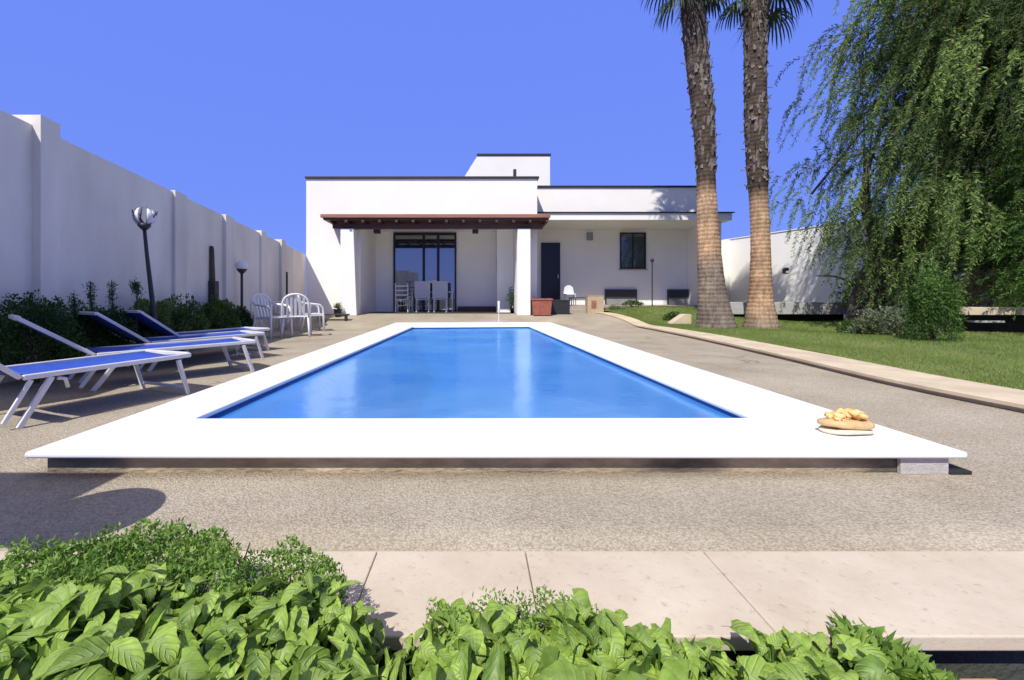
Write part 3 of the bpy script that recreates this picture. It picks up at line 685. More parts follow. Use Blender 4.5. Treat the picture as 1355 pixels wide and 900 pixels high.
# ------------------------------------------------------------------ palms
def frond(origin, az, elev, stalk, fan, nseg, droop, V, Fq, T_, stem, tbase):
    """fan palm leaf: stalk then a fan of drooping segments"""
    o=np.array(origin,float); d=np.array([math.cos(az)*math.cos(elev),math.sin(az)*math.cos(elev),math.sin(elev)])
    tip=o+d*stalk+np.array([0,0,-.08*stalk*droop]); stem.tube([tuple(o),tuple((o+tip)/2+np.array([0,0,.05])),tuple(tip)],[.03,.022,.014],5)
    side=np.cross(d,[0,0,1]); side/= np.linalg.norm(side); upv=np.cross(side,d)
    for k in range(nseg):
        a=(k/(nseg-1)-.5)*R(250); L_=fan*(1-.25*abs(a)/R(125))*random.uniform(.85,1.1)
        dd=d*math.cos(a)+side*math.sin(a)+upv*random.uniform(-.1,.1); dd/=np.linalg.norm(dd)
        pts=[]; p=tip.copy(); cur=dd.copy(); st=6
        for s in range(st+1):
            pts.append(p.copy()); cur=cur+np.array([0,0,-droop*(.08+.16*s)])+np.array([random.uniform(-.04,.04)]*3); cur/=np.linalg.norm(cur); p=p+cur*L_/st
        wv=np.cross(dd,[0,0,1])*.6+np.cross(dd,upv)*.6; wv/= (np.linalg.norm(wv)+1e-6)
        base=len(V)
        for s,q in enumerate(pts):
            w_=.022*(math.sin(math.pi*min(1,(s+.6)/(st+.6)))**.6)+.001
            V.append(q-wv*w_); V.append(q+wv*w_); T_.extend([min(1,max(0,tbase+random.uniform(-.2,.2)))]*2)
        for s in range(st): Fq.append((base+2*s,base+2*s+1,base+2*s+3,base+2*s+2))
def make_palm(base, topx, label, m, rad, dark_z, seed, height=9.6, frs=()):
    random.seed(seed); t=empty('palm_tree',base,label,'palm tree','fan palms on the lawn')
    bx_,by_,bz_=base; dxy=(topx-bx_)/(8.0-bz_)
    mb=MB(); nr=150; na=28; ph=[random.uniform(0,6) for _ in range(8)]
    def ctr(z): return (dxy*z+.03*math.sin(z*1.1+ph[0]), .02*math.sin(z*.9))
    def rr(z): return float(np.interp(z,[z_ for z_,_ in rad],[r for _,r in rad]))
    for k in range(nr+1):
        z=-.1+ (height+.1)*k/nr; cx,cy=ctr(z); r0=rr(z)
        dk=1 if z>dark_z else 0
        for j in range(na):
            a=2*math.pi*j/na
            r=r0*(1+.03*math.sin(2*a+z*.7+ph[1])+.02*math.sin(5*a+z*2.3+ph[2])+(.055 if dk else .018)*random.uniform(-1,1)+.006*math.sin(z*22+1.2*math.sin(a+z)))
            mb.v.append((cx+r*math.cos(a),cy+r*math.sin(a),z))
    for k in range(nr):
        for j in range(na): mb.f.append((k*na+j,k*na+(j+1)%na,(k+1)*na+(j+1)%na,(k+1)*na+j))
    st=MB()                                   # old leaf bases, clasping the dark part of the trunk
    z=dark_z
    while z<height:
        for j in range(10):
            if random.random()<.28: continue
            a=random.uniform(0,2*math.pi); cx,cy=ctr(z); r=rr(z)*.97; zz=z+random.uniform(-.08,.08)
            big=random.random()<.06; out=random.uniform(.015,.05)+(.10 if big else 0); hh=random.uniform(.08,.26)*random.choice((1,1,-.7))
            c0=(cx+r*math.cos(a),cy+r*math.sin(a),zz); c1=(cx+(r+out)*math.cos(a+.1),cy+(r+out)*math.sin(a+.1),zz+(hh if not big else hh*.2))
            st.bar(c0,c1,random.uniform(.035,.075) if not big else .02,.014,up=(math.cos(a),math.sin(a),.3))
        z+=.085
    V=[];Fq=[];T_=[]; stem=MB(); cx,cy=ctr(height)
    for i in range(24):
        az=2*math.pi*i/24*2.4+random.uniform(-.2,.2); el=random.uniform(.0,1.2)
        frond((cx,cy,height-.1+.3*random.random()),az,el,random.uniform(.8,1.2),random.uniform(.8,1.0),26,.6,V,Fq,T_,stem,.6)
    nv_=len(V)
    npmesh('crown',np.array(V),np.array(Fq),M['palm_leaf'],t,T_)
    V=[];Fq=[];T_=[]
    for az,el,z0,stl,fan,dr in frs:
        z0=z0-.45; cx,cy=ctr(z0); frond((cx+.1*math.cos(az),cy+.1*math.sin(az),z0),az,el,stl,fan,24,dr,V,Fq,T_,stem,.45)
    npmesh('hanging_fronds',np.array(V),np.array(Fq),M['palm_leaf'],t,T_)
    n0=len(mb.f)
    for extra in (st,stem):
        i0=len(mb.v); mb.v+=extra.v; mb.f+=[tuple(i0+i for i in f) for f in extra.f]
        if extra is st: n1=len(mb.f)
    me=bpy.data.meshes.new('trunk'); me.from_pydata(mb.v,[],mb.f)
    for mm in (m,M['leaf_base'],M['twig']): me.materials.append(mm)
    idx=np.zeros(len(mb.f),dtype=np.int32); idx[n0:n1]=1; idx[n1:]=2; me.polygons.foreach_set('material_index',idx)
    sm=np.zeros(len(mb.f),dtype=bool); sm[:n0]=True; me.polygons.foreach_set('use_smooth',sm); me.update()
    o=bpy.data.objects.new('trunk',me); col.objects.link(o); o.parent=t
    # ragged dry fibre skirt at the top of the bare trunk
    V=[];Fq=[];T_=[]
    for i in range(420):
        z=height-random.random()**1.2*2.2; cx,cy=ctr(z); a=random.uniform(0,6.28); r=rr(z)+.02; L_=random.uniform(.15,.5)
        p0=np.array([cx+r*math.cos(a),cy+r*math.sin(a),z]); d1=np.array([math.cos(a)*.5,math.sin(a)*.5,-1.0+random.uniform(-.2,.4)]); d1/=np.linalg.norm(d1)
        s=np.array([-math.sin(a),math.cos(a),0])*.008; base=len(V)
        V+= [p0-s,p0+s,p0+d1*L_+s*.2,p0+d1*L_-s*.2]; Fq.append((base,base+1,base+2,base+3)); T_+= [random.random()]*4
    npmesh('dry_skirt',np.array(V),np.array(Fq),M['palm_dead'],t,T_)
    return t
PI=math.pi
pa=(X_(947,10.7),10.7,.08)
make_palm(pa,X_(918,10.7),'thick fan palm trunk nearest the house, grey base and orange middle',palm_trunk('palm_bark_orange',1.7,3.75,1.0),
   [(-.1,.48),(.12,.42),(.6,.345),(1.1,.30),(1.8,.265),(2.6,.24),(3.4,.22),(3.9,.21),(5,.235),(6.5,.25),(8,.26),(9.6,.27)],3.8,11,
   frs=((PI*1.02,.1,8.9,.5,1.1,.95),(PI*1.12,-.25,8.5,.45,1.0,1.1),(PI*1.3,.0,8.9,.5,1.0,1.0),(-.1,-.1,8.9,.4,.95,1.1),(-.5,-.3,8.6,.3,.8,1.2)))
pb=(X_(1008,10.9),10.9,.08)
make_palm(pb,X_(997,10.9),'darker slimmer fan palm trunk, second from the house, beside the lawn',palm_trunk('palm_bark_tan',.3,3.6,5.0),
   [(-.1,.44),(.12,.38),(.6,.29),(1.1,.25),(1.8,.22),(2.6,.205),(3.2,.20),(3.7,.22),(5,.235),(6.5,.235),(8,.25),(9.6,.27)],3.5,23,
   frs=((.05,.05,8.9,.55,1.15,.95),(.35,-.2,8.6,.6,1.0,1.1),(-.25,.0,8.8,.4,1.1,1.05),(.0,.35,9.3,1.3,1.1,.75),(PI*.95,-.1,8.6,.3,.85,1.1),(-.6,.1,9.0,.5,1.0,1.0)))

# ------------------------------------------------------------------ weeping tree
def weeping_tree():
    random.seed(5); r=np.random.default_rng(5)
    B0=np.array([9.95,11.4,.08])
    t=empty('weeping_tree',tuple(B0),'huge dark weeping pepper tree with trailing foliage at the right','tree')
    def rel(p): return tuple(np.array(p)-B0)
    fork=np.array([10.35,11.2,1.9]); f2=np.array([11.2,10.6,3.6]); f3=np.array([9.7,10.9,3.9]); top=np.array([11.6,10.2,7.2])
    mb=MB()
    def limb(a,b_,r0,r1,wob=.12,n=9):
        a=np.array(a,float); b_=np.array(b_,float); pts=[]; L_=np.linalg.norm(b_-a)
        ph=r.uniform(0,6,3)
        for k in range(n+1):
            q=k/n; p=a+(b_-a)*q+np.array([math.sin(4*q+ph[0])-math.sin(ph[0]),math.sin(3*q+ph[1])-math.sin(ph[1]),.6*math.sin(5*q+ph[2])-.6*math.sin(ph[2])])*wob*L_*.25*math.sin(math.pi*q if q<1 else math.pi)
            pts.append(rel(p))
        mb.tube(pts,[r0+(r1-r0)*(k/n) for k in range(n+1)],9)
    # trunk: fluted, built of merging stems
    limb(B0+[0,0,-.1],fork,.34,.22); limb(B0+[-.22,-.05,-.1],fork+[-.2,0,-.1],.2,.13); limb(B0+[.2,-.1,-.1],fork+[.15,-.05,.1],.22,.14)
    limb(fork,f2,.22,.15); limb(fork,f3,.15,.08); limb(f2,top,.15,.07); limb(B0+[.3,0,0],(11.3,11.0,2.3),.13,.08); limb((11.3,11.0,2.3),(12.6,10.0,4.5),.1,.05)
    limb((12.9,10.6,.1),(12.7,10.3,3.6),.17,.12); limb((12.7,10.3,3.6),(12.4,9.8,7.4),.12,.06)
    limb(fork-[0,0,.7],(8.3,10.7,1.35),.045,.015,.3); limb(fork-[0,0,.5],(12.4,10.5,1.25),.07,.04,.2); limb(B0+[.2,0,.7],(12.0,10.6,.9),.04,.02,.2)
    # clump centres: a drooping volume whose left flank follows the real crown outline
    zl=np.array([.5,1.2,2.0,2.8,3.5,4.0,4.7,5.6,6.6,7.6,9.0]); xl=np.array([9.9,9.4,8.9,8.6,8.35,8.35,8.8,8.95,9.2,9.3,9.5])
    hosts=[fork,f2,f3,top,np.array([12.7,10.3,3.6]),np.array([12.4,9.8,7.4]),np.array([12.6,10,4.5])]
    C_=[];D_=[];N_=[];LN=[];TT=[]; tw=MB(); ncl=0
    tries=0
    while ncl<345 and tries<4000:
        tries+=1
        z=r.uniform(1.2,9.2) if ncl<200 else r.uniform(2.2,9); xmin=np.interp(z,zl,xl); u=r.random()**(1.0 if ncl<190 else 1.0); core=ncl>=200
        x=xmin+(15.2-xmin)*u; y=10.2+r.normal(0,1.1)
        if core: x=r.uniform(9.6,14.6); y=10.6+r.normal(0,.8); z=r.uniform(2.2,9.0)
        if z<1.9 and 9.5<x<10.4: continue
        if z<2.2 and x>10.9 : y=11.0+r.normal(0,.5)
        if y<8.2: continue
        c=np.array([x,y,z]); ncl+=1
        h=hosts[int(np.argmin([np.linalg.norm(c-q)+(0 if q[2]<c[2]+1 else 3) for q in hosts]))]
        mid=(h+c)/2+np.array([0,0,.5+.15*np.linalg.norm(h-c)])
        h=h+np.array([r.normal(0,.35),r.normal(0,.3),r.uniform(-1.0,.9)])
        if ncl%3==0: mb.tube([rel(h),rel(mid),rel(c)],[.03,.02,.008],5)
        light=(r.random()*.55+(.55 if r.random()<.3 else 0)+(.3 if (x<10.6 and z>5.2) else 0)) if not core else r.random()*.25  # tint paints sunlight on the upper left and shade into the core
        edge=(x-xmin)<2.0
        ns=int(r.integers(12,20))
        if edge: ns=int(ns*.66)
        for s in range(ns):
            p=c+r.normal(0,[.33,.33,.22]); L_=r.uniform(.7,1.7)*(1.0 if z>2.5 else .75)
            L_=min(L_,max(.3,p[2]-(1.35 if p[0]>11.6 else .45)))
            if x<9.2: L_=min(L_,1.25)
            wind=np.array([-.42,-.05,0])*r.uniform(.4,1.3)*(1.0 if z>4 else .45); cur=r.normal(0,.5,3)+wind*1.5; cur[2]=abs(cur[2])*.3
            nst=int(L_/.05); pts=[]
            for k in range(nst):
                cur=cur*.87+(np.array([0,0,-1.0])+wind)*.13+r.normal(0,.03,3); dd=cur/np.linalg.norm(cur); pts.append(p.copy()); p=p+dd*.05
                for q in range(3):
                    side=r.normal(0,1,3); side-=dd*side.dot(dd); side/=np.linalg.norm(side)
                    ld_=dd*.75+side*.75; ld_/=np.linalg.norm(ld_)
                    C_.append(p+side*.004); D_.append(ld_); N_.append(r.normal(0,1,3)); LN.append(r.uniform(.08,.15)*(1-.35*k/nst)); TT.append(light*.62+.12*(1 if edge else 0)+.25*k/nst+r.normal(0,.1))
            if len(pts)>4: tw.tube([rel(q) for q in pts[::max(1,len(pts)//5)]],.0045,3)
    mb.build('trunk',M['bark'],t,smooth=True); tw.build('branch',M['twig'],t)
    C_=np.array(C_)-B0; D_=np.array(D_); N_=np.array(N_); LN=np.array(LN)
    V,Fq=leaf_quads(C_,D_,N_,LN,LN*.25)
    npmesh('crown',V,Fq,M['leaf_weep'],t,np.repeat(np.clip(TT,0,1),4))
    print('weeping leaves',len(C_))
weeping_tree()

def feather_tree(name,base,rx,ry,z0,z1,n,m,label,seed,up):
    """upright feathery tree: sprays leaving a stem and arching over"""
    r=np.random.default_rng(seed); B0=np.array(base); t=empty(name,tuple(B0),label,'tree')
    C_=[];D_=[];LN=[];TT=[];mb=MB(); mb.tube([(0,0,-.1),(.05,0,z1*.5),(0,0,z1*.95)],[.12,.08,.02],8)
    for i in range(n):
        z=z0+(z1-z0)*r.random(); a=r.uniform(0,6.28); R_=(1-.6*abs((z-z0)/(z1-z0)-.35))*r.uniform(.4,1)
        c=np.array([math.cos(a)*rx*R_*.5,math.sin(a)*ry*R_*.5,z]); out=np.array([math.cos(a),math.sin(a),up]); light=r.random()
        mb.tube([(0,0,z*.8),tuple(c*[.5,.5,.97]),tuple(c)],[.02,.012,.005],4)
        for s in range(5):
            p=c+r.normal(0,.1,3); cur=out+r.normal(0,.35,3); L_=r.uniform(.5,1.0)*rx*.5; k_n=int(L_/.04)
            for k in range(k_n):
                cur=cur+np.array([0,0,-.055]); dd=cur/np.linalg.norm(cur); p=p+dd*.04
                for q in range(3):
                    sd=r.normal(0,1,3); sd-=dd*sd.dot(dd); sd/=np.linalg.norm(sd); v=dd+sd*.8; v/=np.linalg.norm(v)
                    C_.append(p.copy()); D_.append(v); LN.append(r.uniform(.05,.1)); TT.append(light*.5+.35*k/max(1,k_n)+r.normal(0,.12))
    mb.build('trunk',M['bark'],t,smooth=True); C_=np.array(C_); k=len(C_)
    V,Fq=leaf_quads(C_,np.array(D_),r.normal(0,1,(k,3)),np.array(LN),np.array(LN)*.26)
    npmesh('crown',V,Fq,m,t,np.repeat(np.clip(TT,0,1),4)); print(name,k)
feather_tree('feathery_tree',(X_(1420,8.6),8.6,.08),1.9,1.5,.6,4.0,120,M['leaf_bright'],'bright green feathery tree in front of the dark weeping tree, right edge',3,.25)

# shrubs at the right
shrub('hanging_shrub',(X_(1243,7.3),7.4,.60),(.42,.36,.95),9500,.06,M['leaf_bright'],'dense dark green trailing bush reaching the grass, left of the pale ledge',seed=21,low=.55,up=-.9,zbase=.08,wd=.3)
shrub('variegated_shrub',(X_(1190,8.7),8.8,.12),(.85,.4,.50),5200,.06,M['leaf_pale'],'low pale variegated bush on the lawn between trunk and trailing bush',seed=22,zbase=.08)
shrub('low_shrub',(X_(1135,9.2),9.2,.1),(.42,.3,.27),1800,.06,M['leaf_hedge'],'small low green bush at the foot of the weeping tree trunk',seed=23,zbase=.08)
shrub('silver_shrub',(X_(1225,10.6),10.7,1.0),(1.0,.5,1.35),7000,.07,M['leaf_pale'],'tall silvery green bush under the weeping tree crown',seed=24,low=.3,zbase=.08,stems=9)
shrub('dry_shrub',(X_(1322,9.9),10.2,.5),(.85,.45,1.0),4500,.10,M['leaf_dry'],'straw coloured dry bush behind the pale stone ledge',seed=25,zbase=.08,wd=.2,up=1.2)
shrub('hedge_bush',(X_(1210,12.2),12.4,.6),(2.0,.5,1.2),7000,.09,M['leaf_hedge'],'dark broad hedge bush in front of the boundary wall',seed=26,zbase=.08)
shrub('hedge_bush',(15.0,10.4,1.2),(1.2,1.0,2.2),6000,.10,M['leaf_hedge'],'dark hedge bush at the far right beyond the dry bush',seed=27,zbase=.08)
shrub('edge_plant',(X_(818,14.6),14.7,.36),(.35,.25,.2),900,.07,M['leaf_pale'],'small dry plant at the corner of the raised lawn',seed=28,zbase=.25,wd=.25,up=1.5,stems=3)
shrub('edge_plant',(X_(893,12.6),12.6,.15),(.32,.22,.24),1100,.07,M['leaf_hedge'],'little green plant on the lawn edge left of the thick palm',seed=29,zbase=.08,stems=3)
shrub('edge_plant',(X_(822,16.6),15.35,.55),(.38,.2,.18),700,.06,M['leaf_shrub'],'low dark plant below the left low window of the house',seed=30,zbase=.4,stems=3)
# curb corner piece by the palm
o=MB().prism([(X_(887,11.9),.1),(X_(915,11.9),.1),(X_(915,11.9),Z_(416,11.9)),(X_(906,11.9),Z_(416,11.9))],11.9,12.2).build('stone_wedge',M['kerb'],bevel=.008); tag(o,'small cream stone wedge at the left foot of the thick palm','stone')

# ------------------------------------------------------------------ left border plants
L5='shrubs along the shaded left wall'
for Y_,rx,ry,rz_,n_,lf,m_,lab in ((4.15,.30,.42,.72,5200,.032,'leaf_shrub','dark round bush at the left picture edge, taller than its neighbours'),
        (4.9,.30,.5,.58,5600,.032,'leaf_shrub','dark green bush behind the nearest lounger'),
        (5.75,.30,.5,.64,5200,.036,'leaf_hedge','loose green bush behind the second lounger, left of the broken lamp'),
        (6.65,.28,.5,.60,4600,.036,'leaf_hedge','green bush right of the broken lamp post'),
        (7.8,.28,.62,.68,5600,.042,'leaf_hedge','bright tipped bush around the foot of the dark boxed post'),
        (8.75,.24,.4,.5,2600,.042,'leaf_shrub','small bush beside the globe lamp')):
    shrub('shrub',(WALLX(Y_)+.30,Y_,.17),(rx,ry,rz_),int(n_*1.6),lf*1.1,M[m_],lab,group=L5,seed=int(Y_*10))
def spike(px,py0,py1,Y,label,curl=0):
    x,_,z1=Q(px,py0,Y); t=empty('flower_spike',(x,Y,0),label,'plant','tall flower stems by the left wall')
    V=[];Fq=[]; mb=MB(); pts=[]
    for k in range(13):
        q=k/12; ang=curl*q*q; pts.append((.35*curl*.2*q*q*math.cos(ang*1.2)+.02*math.sin(q*5),0,z1*q if curl==0 else z1*(math.sin(q*1.9)/1.0)))
    mb.tube(pts,[.012-.007*k/12 for k in range(13)],6); mb.build('stem',M['twig'],t)
    n=420; qi=rng.uniform(.45,1,n)**.7; idx=np.clip((qi*12).astype(int),0,11); P_=np.array(pts)[idx]+rng.normal(0,[.022,.022,.03],(n,3))
    V,Fq=leaf_quads(P_,rand_dirs(n,.5),rand_dirs(n),rng.uniform(.02,.05,n),rng.uniform(.006,.014,n)); npmesh('leaves',V,Fq,M['leaf_shrub'],t,np.repeat(rng.random(n)*.6,4))
spike(150,370,430,5.2,'straight dark flower stem left of the curled one')
spike(178,378,430,5.3,'curled dark flower stem nearest the broken lamp',curl=1.3)
spike(100,388,430,4.7,'thin dark flower stem furthest left')
spike(122,372,430,4.9,'hazy leafy flower stem between thin and straight ones')

# ------------------------------------------------------------------ lamps by the left wall
def broken_lamp():
    Y=5.6; x,_,_=Q(208,430,Y); t=empty('broken_lamp',(x,Y,0),'leaning black garden lamp with shattered white glass head','lamp')
    xt,_,zt=Q(191,302,Y); xt-=x
    MB().tube([(0,0,0),(xt*.25,0,zt*.35),(xt*.8,0,zt*.8),(xt,0,zt)],[.034,.03,.022,.02],10).build('post',M['darkmetal'],t,smooth=True)
    MB().lathe([(.02,-.03),(.05,.0),(.075,.03),(.06,.06),(.0,.07)],(xt,0,zt),14).build('socket',M['darkmetal'],t,smooth=True)
    rd=random.Random(3); mb=MB()
    for i in range(11):                        # twisted metal remains
        a=rd.uniform(2.2,4.4) if i<6 else rd.uniform(-.6,.6); p=Vector((xt,0,zt)); pts=[tuple(p)]; d=Vector((math.cos(a)*.9,rd.uniform(-.4,.4),.5)); 
        for k in range(6):
            d=(d+Vector((rd.uniform(-.3,.3),rd.uniform(-.3,.3),.22+rd.uniform(-.1,.2)))).normalized(); p=p+d*.047; pts.append(tuple(p))
        mb.tube(pts,[.017,.014,.011,.009,.008,.006,.004],5)
    mb.build('bracket',M['darkmetal'],t,smooth=True)
    def shard(c,r,az0,az1,el0,el1,jag):
        n=9; mb=MB(); V=[]
        for j in range(n):
            for k in range(n):
                a=az0+(az1-az0)*j/(n-1); e=el0+(el1-el0)*k/(n-1)+(jag*rd.uniform(-.5,.5) if k==n-1 else 0)
                mb.v.append((c[0]+r*math.cos(a)*math.cos(e),c[1]+r*math.sin(a)*math.cos(e),c[2]+r*math.sin(e)))
        for j in range(n-1):
            for k in range(n-1): mb.f.append((j*n+k,j*n+k+1,(j+1)*n+k+1,(j+1)*n+k))
        o=mb.build('glass_shard',M['frost'],t,smooth=True); o.modifiers.new('s','SOLIDIFY').thickness=.004
    c=(xt,0,zt+.14)
    shard(c,.125,2.7,3.9,-.9,.15,.9); shard((xt+.03,0,zt+.15),.11,-.9,.3,-1.1,.55,1.2); shard((xt-.02,.03,zt+.16),.12,4.3,4.75,-1.0,.9,.9); shard(c,.12,1.2,1.7,-.9,.1,.6)
broken_lamp()
x,_,z1=Q(280,327,8.1); t=empty('boxed_post',(x+.0,8.1,0),'dark tapering post with wider boxed lower half against the left wall','post')
zb2=Z_(372,8.1)
MB().box(-.10,.10,-.07,.07,0,zb2).box(-.12,-.06,-.085,.06,0,zb2-.05).build('sleeve',M['darkmetal'],t,bevel=.008)
mb=MB(); mb.v=[(-.05,-.04,zb2),(.05,-.04,zb2),(.05,.04,zb2),(-.05,.04,zb2),(-.032,-.03,z1-.02),(.032,-.03,z1-.02),(.032,.03,z1-.02),(-.032,.03,z1-.02)]
mb.f=[(3,2,1,0),(4,5,6,7),(0,1,5,4),(1,2,6,5),(2,3,7,6),(3,0,4,7)]; mb.build('shaft',M['bark'],t,bevel=.006)
MB().lathe([(.035,0),(.035,.03),(.0,.045)],(0,0,z1-.02),10).build('cap',M['darkmetal'],t)
Y=9.1; x,_,zc=Q(320,352,Y); t=empty('globe_lamp',(x,Y,0),'garden lamp with white globe on a grey post by the left wall','lamp')
MB().tube([(0,0,0),(0,0,zc-.10)],.026,10).build('post',M['darkmetal'],t,smooth=True)
MB().lathe([(.03,-.16),(.085,-.10),(.10,-.07),(.10,-.055),(.0,-.05)],(0,0,zc),20).build('collar',M['darkmetal'],t,smooth=True)
MB().lathe([(.0001,.10)]+[(.118*math.cos(a),.118*math.sin(a)) for a in [R(80-10*i) for i in range(14)]],(0,0,zc),20).build('globe',M['frost'],t,smooth=True)
Y=12.4; x=WALLX(Y)+.03; o=MB().tube([(x,Y,.3),(x,Y,Z_(360,Y))],.045,8).build('wall_pipe',M['darkmetal']); tag(o,'short dark pipe on the left wall near the house corner','pipe')

# slim post lamp in front of the right wing
Y=15.5; x,_,zt=Q(863,343,Y); t=empty('post_lamp',(x,Y,.45),'slim dark post lamp in front of the house window','lamp')
MB().tube([(0,0,-.1),(0,0,zt-.45-.1)],.022,8).build('post',M['darkmetal'],t); MB().lathe([(.03,0),(.06,.03),(.065,.1),(.02,.13)],(0,0,zt-.45-.1),12).build('lamp_head',M['darkmetal'],t,smooth=True)

# ------------------------------------------------------------------ sun loungers
SH=.31
def make_lounger():
    t=empty('sun_lounger',(0,0,0),None,'sun lounger','blue sun loungers beside the pool')
    Ls,W=1.05,.58                             # seat length from hinge to foot; x along, near rail at y=0, far rail at y=W
    fr=MB()
    for y in (0,W): fr.bar((0,y,SH),(Ls,y,SH+.015),.026,.034)
    fr.bar((Ls-.005,.018,SH+.015),(Ls-.005,W-.018,SH+.015),.03,.045); fr.build('frame',M['alu'],t,bevel=.006)
    bk=MB(); ca,sa=math.cos(R(42)),math.sin(R(42)); BL=.50
    for y in (.0,W): bk.bar((-.01,y,SH+.0),(-BL*ca,y,SH+BL*sa),.024,.028)
    bk.bar((-BL*ca,.017,SH+BL*sa),(-BL*ca,W-.017,SH+BL*sa),.03,.035); bk.build('back_frame',M['alu'],t,bevel=.006)
    s=MB(); n=10
    for i in range(n+1):
        q=i/n; s.v += [(.02+(Ls-.04)*q,.02,SH+.022-.018*math.sin(math.pi*q)),(.02+(Ls-.04)*q,W/2,SH+.006-.03*math.sin(math.pi*q)),(.02+(Ls-.04)*q,W-.02,SH+.022-.018*math.sin(math.pi*q))]
    for i in range(n):
        for k in range(2): a=i*3+k; s.f.append((a,a+1,a+4,a+3))
    o=s.build('seat',M['blue_fabric'],t,smooth=True); o.modifiers.new('s','SOLIDIFY').thickness=.006
    s=MB()
    for i in range(n+1):
        q=i/n; x=-.02-BL*ca*.96*q; z=SH+.012+BL*sa*.96*q; s.v += [(x,.02,z),(x,W/2,z-.02*math.sin(math.pi*q)),(x,W-.02,z)]
    for i in range(n):
        for k in range(2): a=i*3+k; s.f.append((a,a+1,a+4,a+3))
    o=s.build('backrest',M['mesh_fabric'],t,smooth=True); o.modifiers.new('s','SOLIDIFY').thickness=.006
    for y in (0,W):
        MB().bar((Ls-.10,y,SH-.015),(Ls-.02,y,.0),.028,.03).build('leg',M['alu'],t,bevel=.005)
        MB().bar((.14,y,SH-.015),(-.02,y,.0),.028,.032).build('leg',M['alu'],t,bevel=.005)
        MB().bar((.04,y,SH-.02),(-.08,y+.02,.04),.024,.024).build('back_prop',M['alu'],t,bevel=.004)
    MB().bar((Ls-.035,.014,.06),(Ls-.035,W-.014,.06),.02,.02).build('stretcher',M['alu'],t)
    MB().tube([(.17,0,SH-.03),(.21,0,SH-.04),(.225,0,SH-.10)],.012,8).build('adjuster',M['alu'],t,smooth=True)
    return t
lg=make_lounger()
hinge=[P(30,500,SH),P(128,470,SH),P(200,454,SH),P(240,446,SH)]; foot=[P(252,472,SH),P(338,454,SH),P(350,443,SH),P(357,437,SH)]
labs=['nearest blue sun lounger, its backrest cut off by the left edge','second blue sun lounger from the camera, raised bar in front of the bush','third blue sun lounger, between the second and the furthest','furthest blue sun lounger, nearest the white plastic chairs']
for i,(a,b_) in enumerate(zip(hinge,foot)):
    ang=math.atan2(b_[1]-a[1],b_[0]-a[0]); L_=math.hypot(b_[1]-a[1],b_[0]-a[0])
    
    s=(L_/1.05,1,1)
    print('lounger',i,a,b_,L_,math.degrees(ang))
    if i==0: o=lg; o.location=(a[0],a[1],0); o.rotation_euler=(0,0,ang); o.scale=s; o['label']=labs[0]
    else: dup(lg,(a[0],a[1],0),ang,labs[i],s)

# ------------------------------------------------------------------ white plastic chairs and table
def make_chair():
    t=empty('garden_chair',(0,0,0),None,'chair','white plastic garden chairs')
    W,Dp=.50,.46
    st=MB(); n=8                              # slightly dished seat
    for i in range(n+1):
        for j in range(n+1):
            x=-W/2+W*i/n; y=-Dp/2+Dp*j/n; st.v.append((x,y,.43-.02*math.sin(math.pi*i/n)*math.sin(math.pi*j/n)-(.02 if j==0 else 0)+.01*(1-j/n)))
    for i in range(n):
        for j in range(n): a=i*(n+1)+j; st.f.append((a,a+1,a+n+2,a+n+1))
    o=st.build('seat',M['plastic'],t,smooth=True); o.modifiers.new('s','SOLIDIFY').thickness=.018
    bk=MB(); pts=[]
    for k in range(15):
        a=math.pi*k/14; pts.append((-W/2*math.cos(a)*1.02,Dp/2+.03+.10*(.5+.5*math.sin(a)),.43+.12+.34*math.sin(a)**.55 if 0<k<14 else .40))
    bk.tube(pts,.021,8); bk.build('back_frame',M['plastic'],t,smooth=True)
    sl=MB()
    for i in range(5):
        x=-.16+.08*i; sl.bar((x,Dp/2-.02,.43),(x,Dp/2+.12,.87-.10*abs(x)/.16*.6),.042,.012,up=(0,1,0))
    sl.build('back_slats',M['plastic'],t,bevel=.004)
    for sx in (-1,1):
        arm=MB(); pts=[(sx*(W/2+.03),-Dp/2+.02,.0),(sx*(W/2+.02),-Dp/2+.03,.42),(sx*(W/2+.02),-Dp/2+.05,.58),(sx*(W/2+.03),-Dp/2+.12,.645),(sx*(W/2+.03),0,.66),(sx*(W/2+.01),Dp/2-.02,.68),(sx*(W/2-.005),Dp/2+.06,.72)]
        arm.tube(pts,[.026,.024,.022,.026,.028,.024,.018],8); arm.build('armrest',M['plastic'],t,smooth=True)
        MB().tube([(sx*(W/2+.02),Dp/2+.08,0),(sx*(W/2-.01),Dp/2-.01,.43)],[.024,.022],8).build('leg',M['plastic'],t,smooth=True)
        MB().bar((sx*(W/2-.01),-Dp/2+.03,.40),(sx*(W/2-.01),Dp/2-.02,.40),.02,.05).build('side_rail',M['plastic'],t,bevel=.004)
    return t
chs=[(P(392,445),R(200),'white plastic garden chair standing nearest the pool, rounded back'),
     (P(362,447),R(70),'white plastic garden chair seen from its side, left of the nearest one'),
     (P(322,440),R(-15),'white plastic garden chair beside the globe lamp and furthest lounger'),
     (P(414,438),R(120),'white plastic garden chair closest to the house'),
     (P(382,435),R(-10),'white plastic garden chair behind the table, facing the camera'),
     (P(340,436),R(25),'white plastic garden chair second from the globe lamp')]
ch0=make_chair()
for i,(p,rz,lab) in enumerate(chs):
    if i==0: ch0.location=p; ch0.rotation_euler=(0,0,rz); ch0['label']=lab
    else: dup(ch0,p,rz,lab)
tx,ty,_=P(356,438); tb=empty('garden_table',(tx,ty,0),'square white plastic garden table among the white chairs','table',rz=R(12))
MB().box(-.38,.38,-.38,.38,.70,.73).build('tabletop',M['plastic'],tb,bevel=.012)
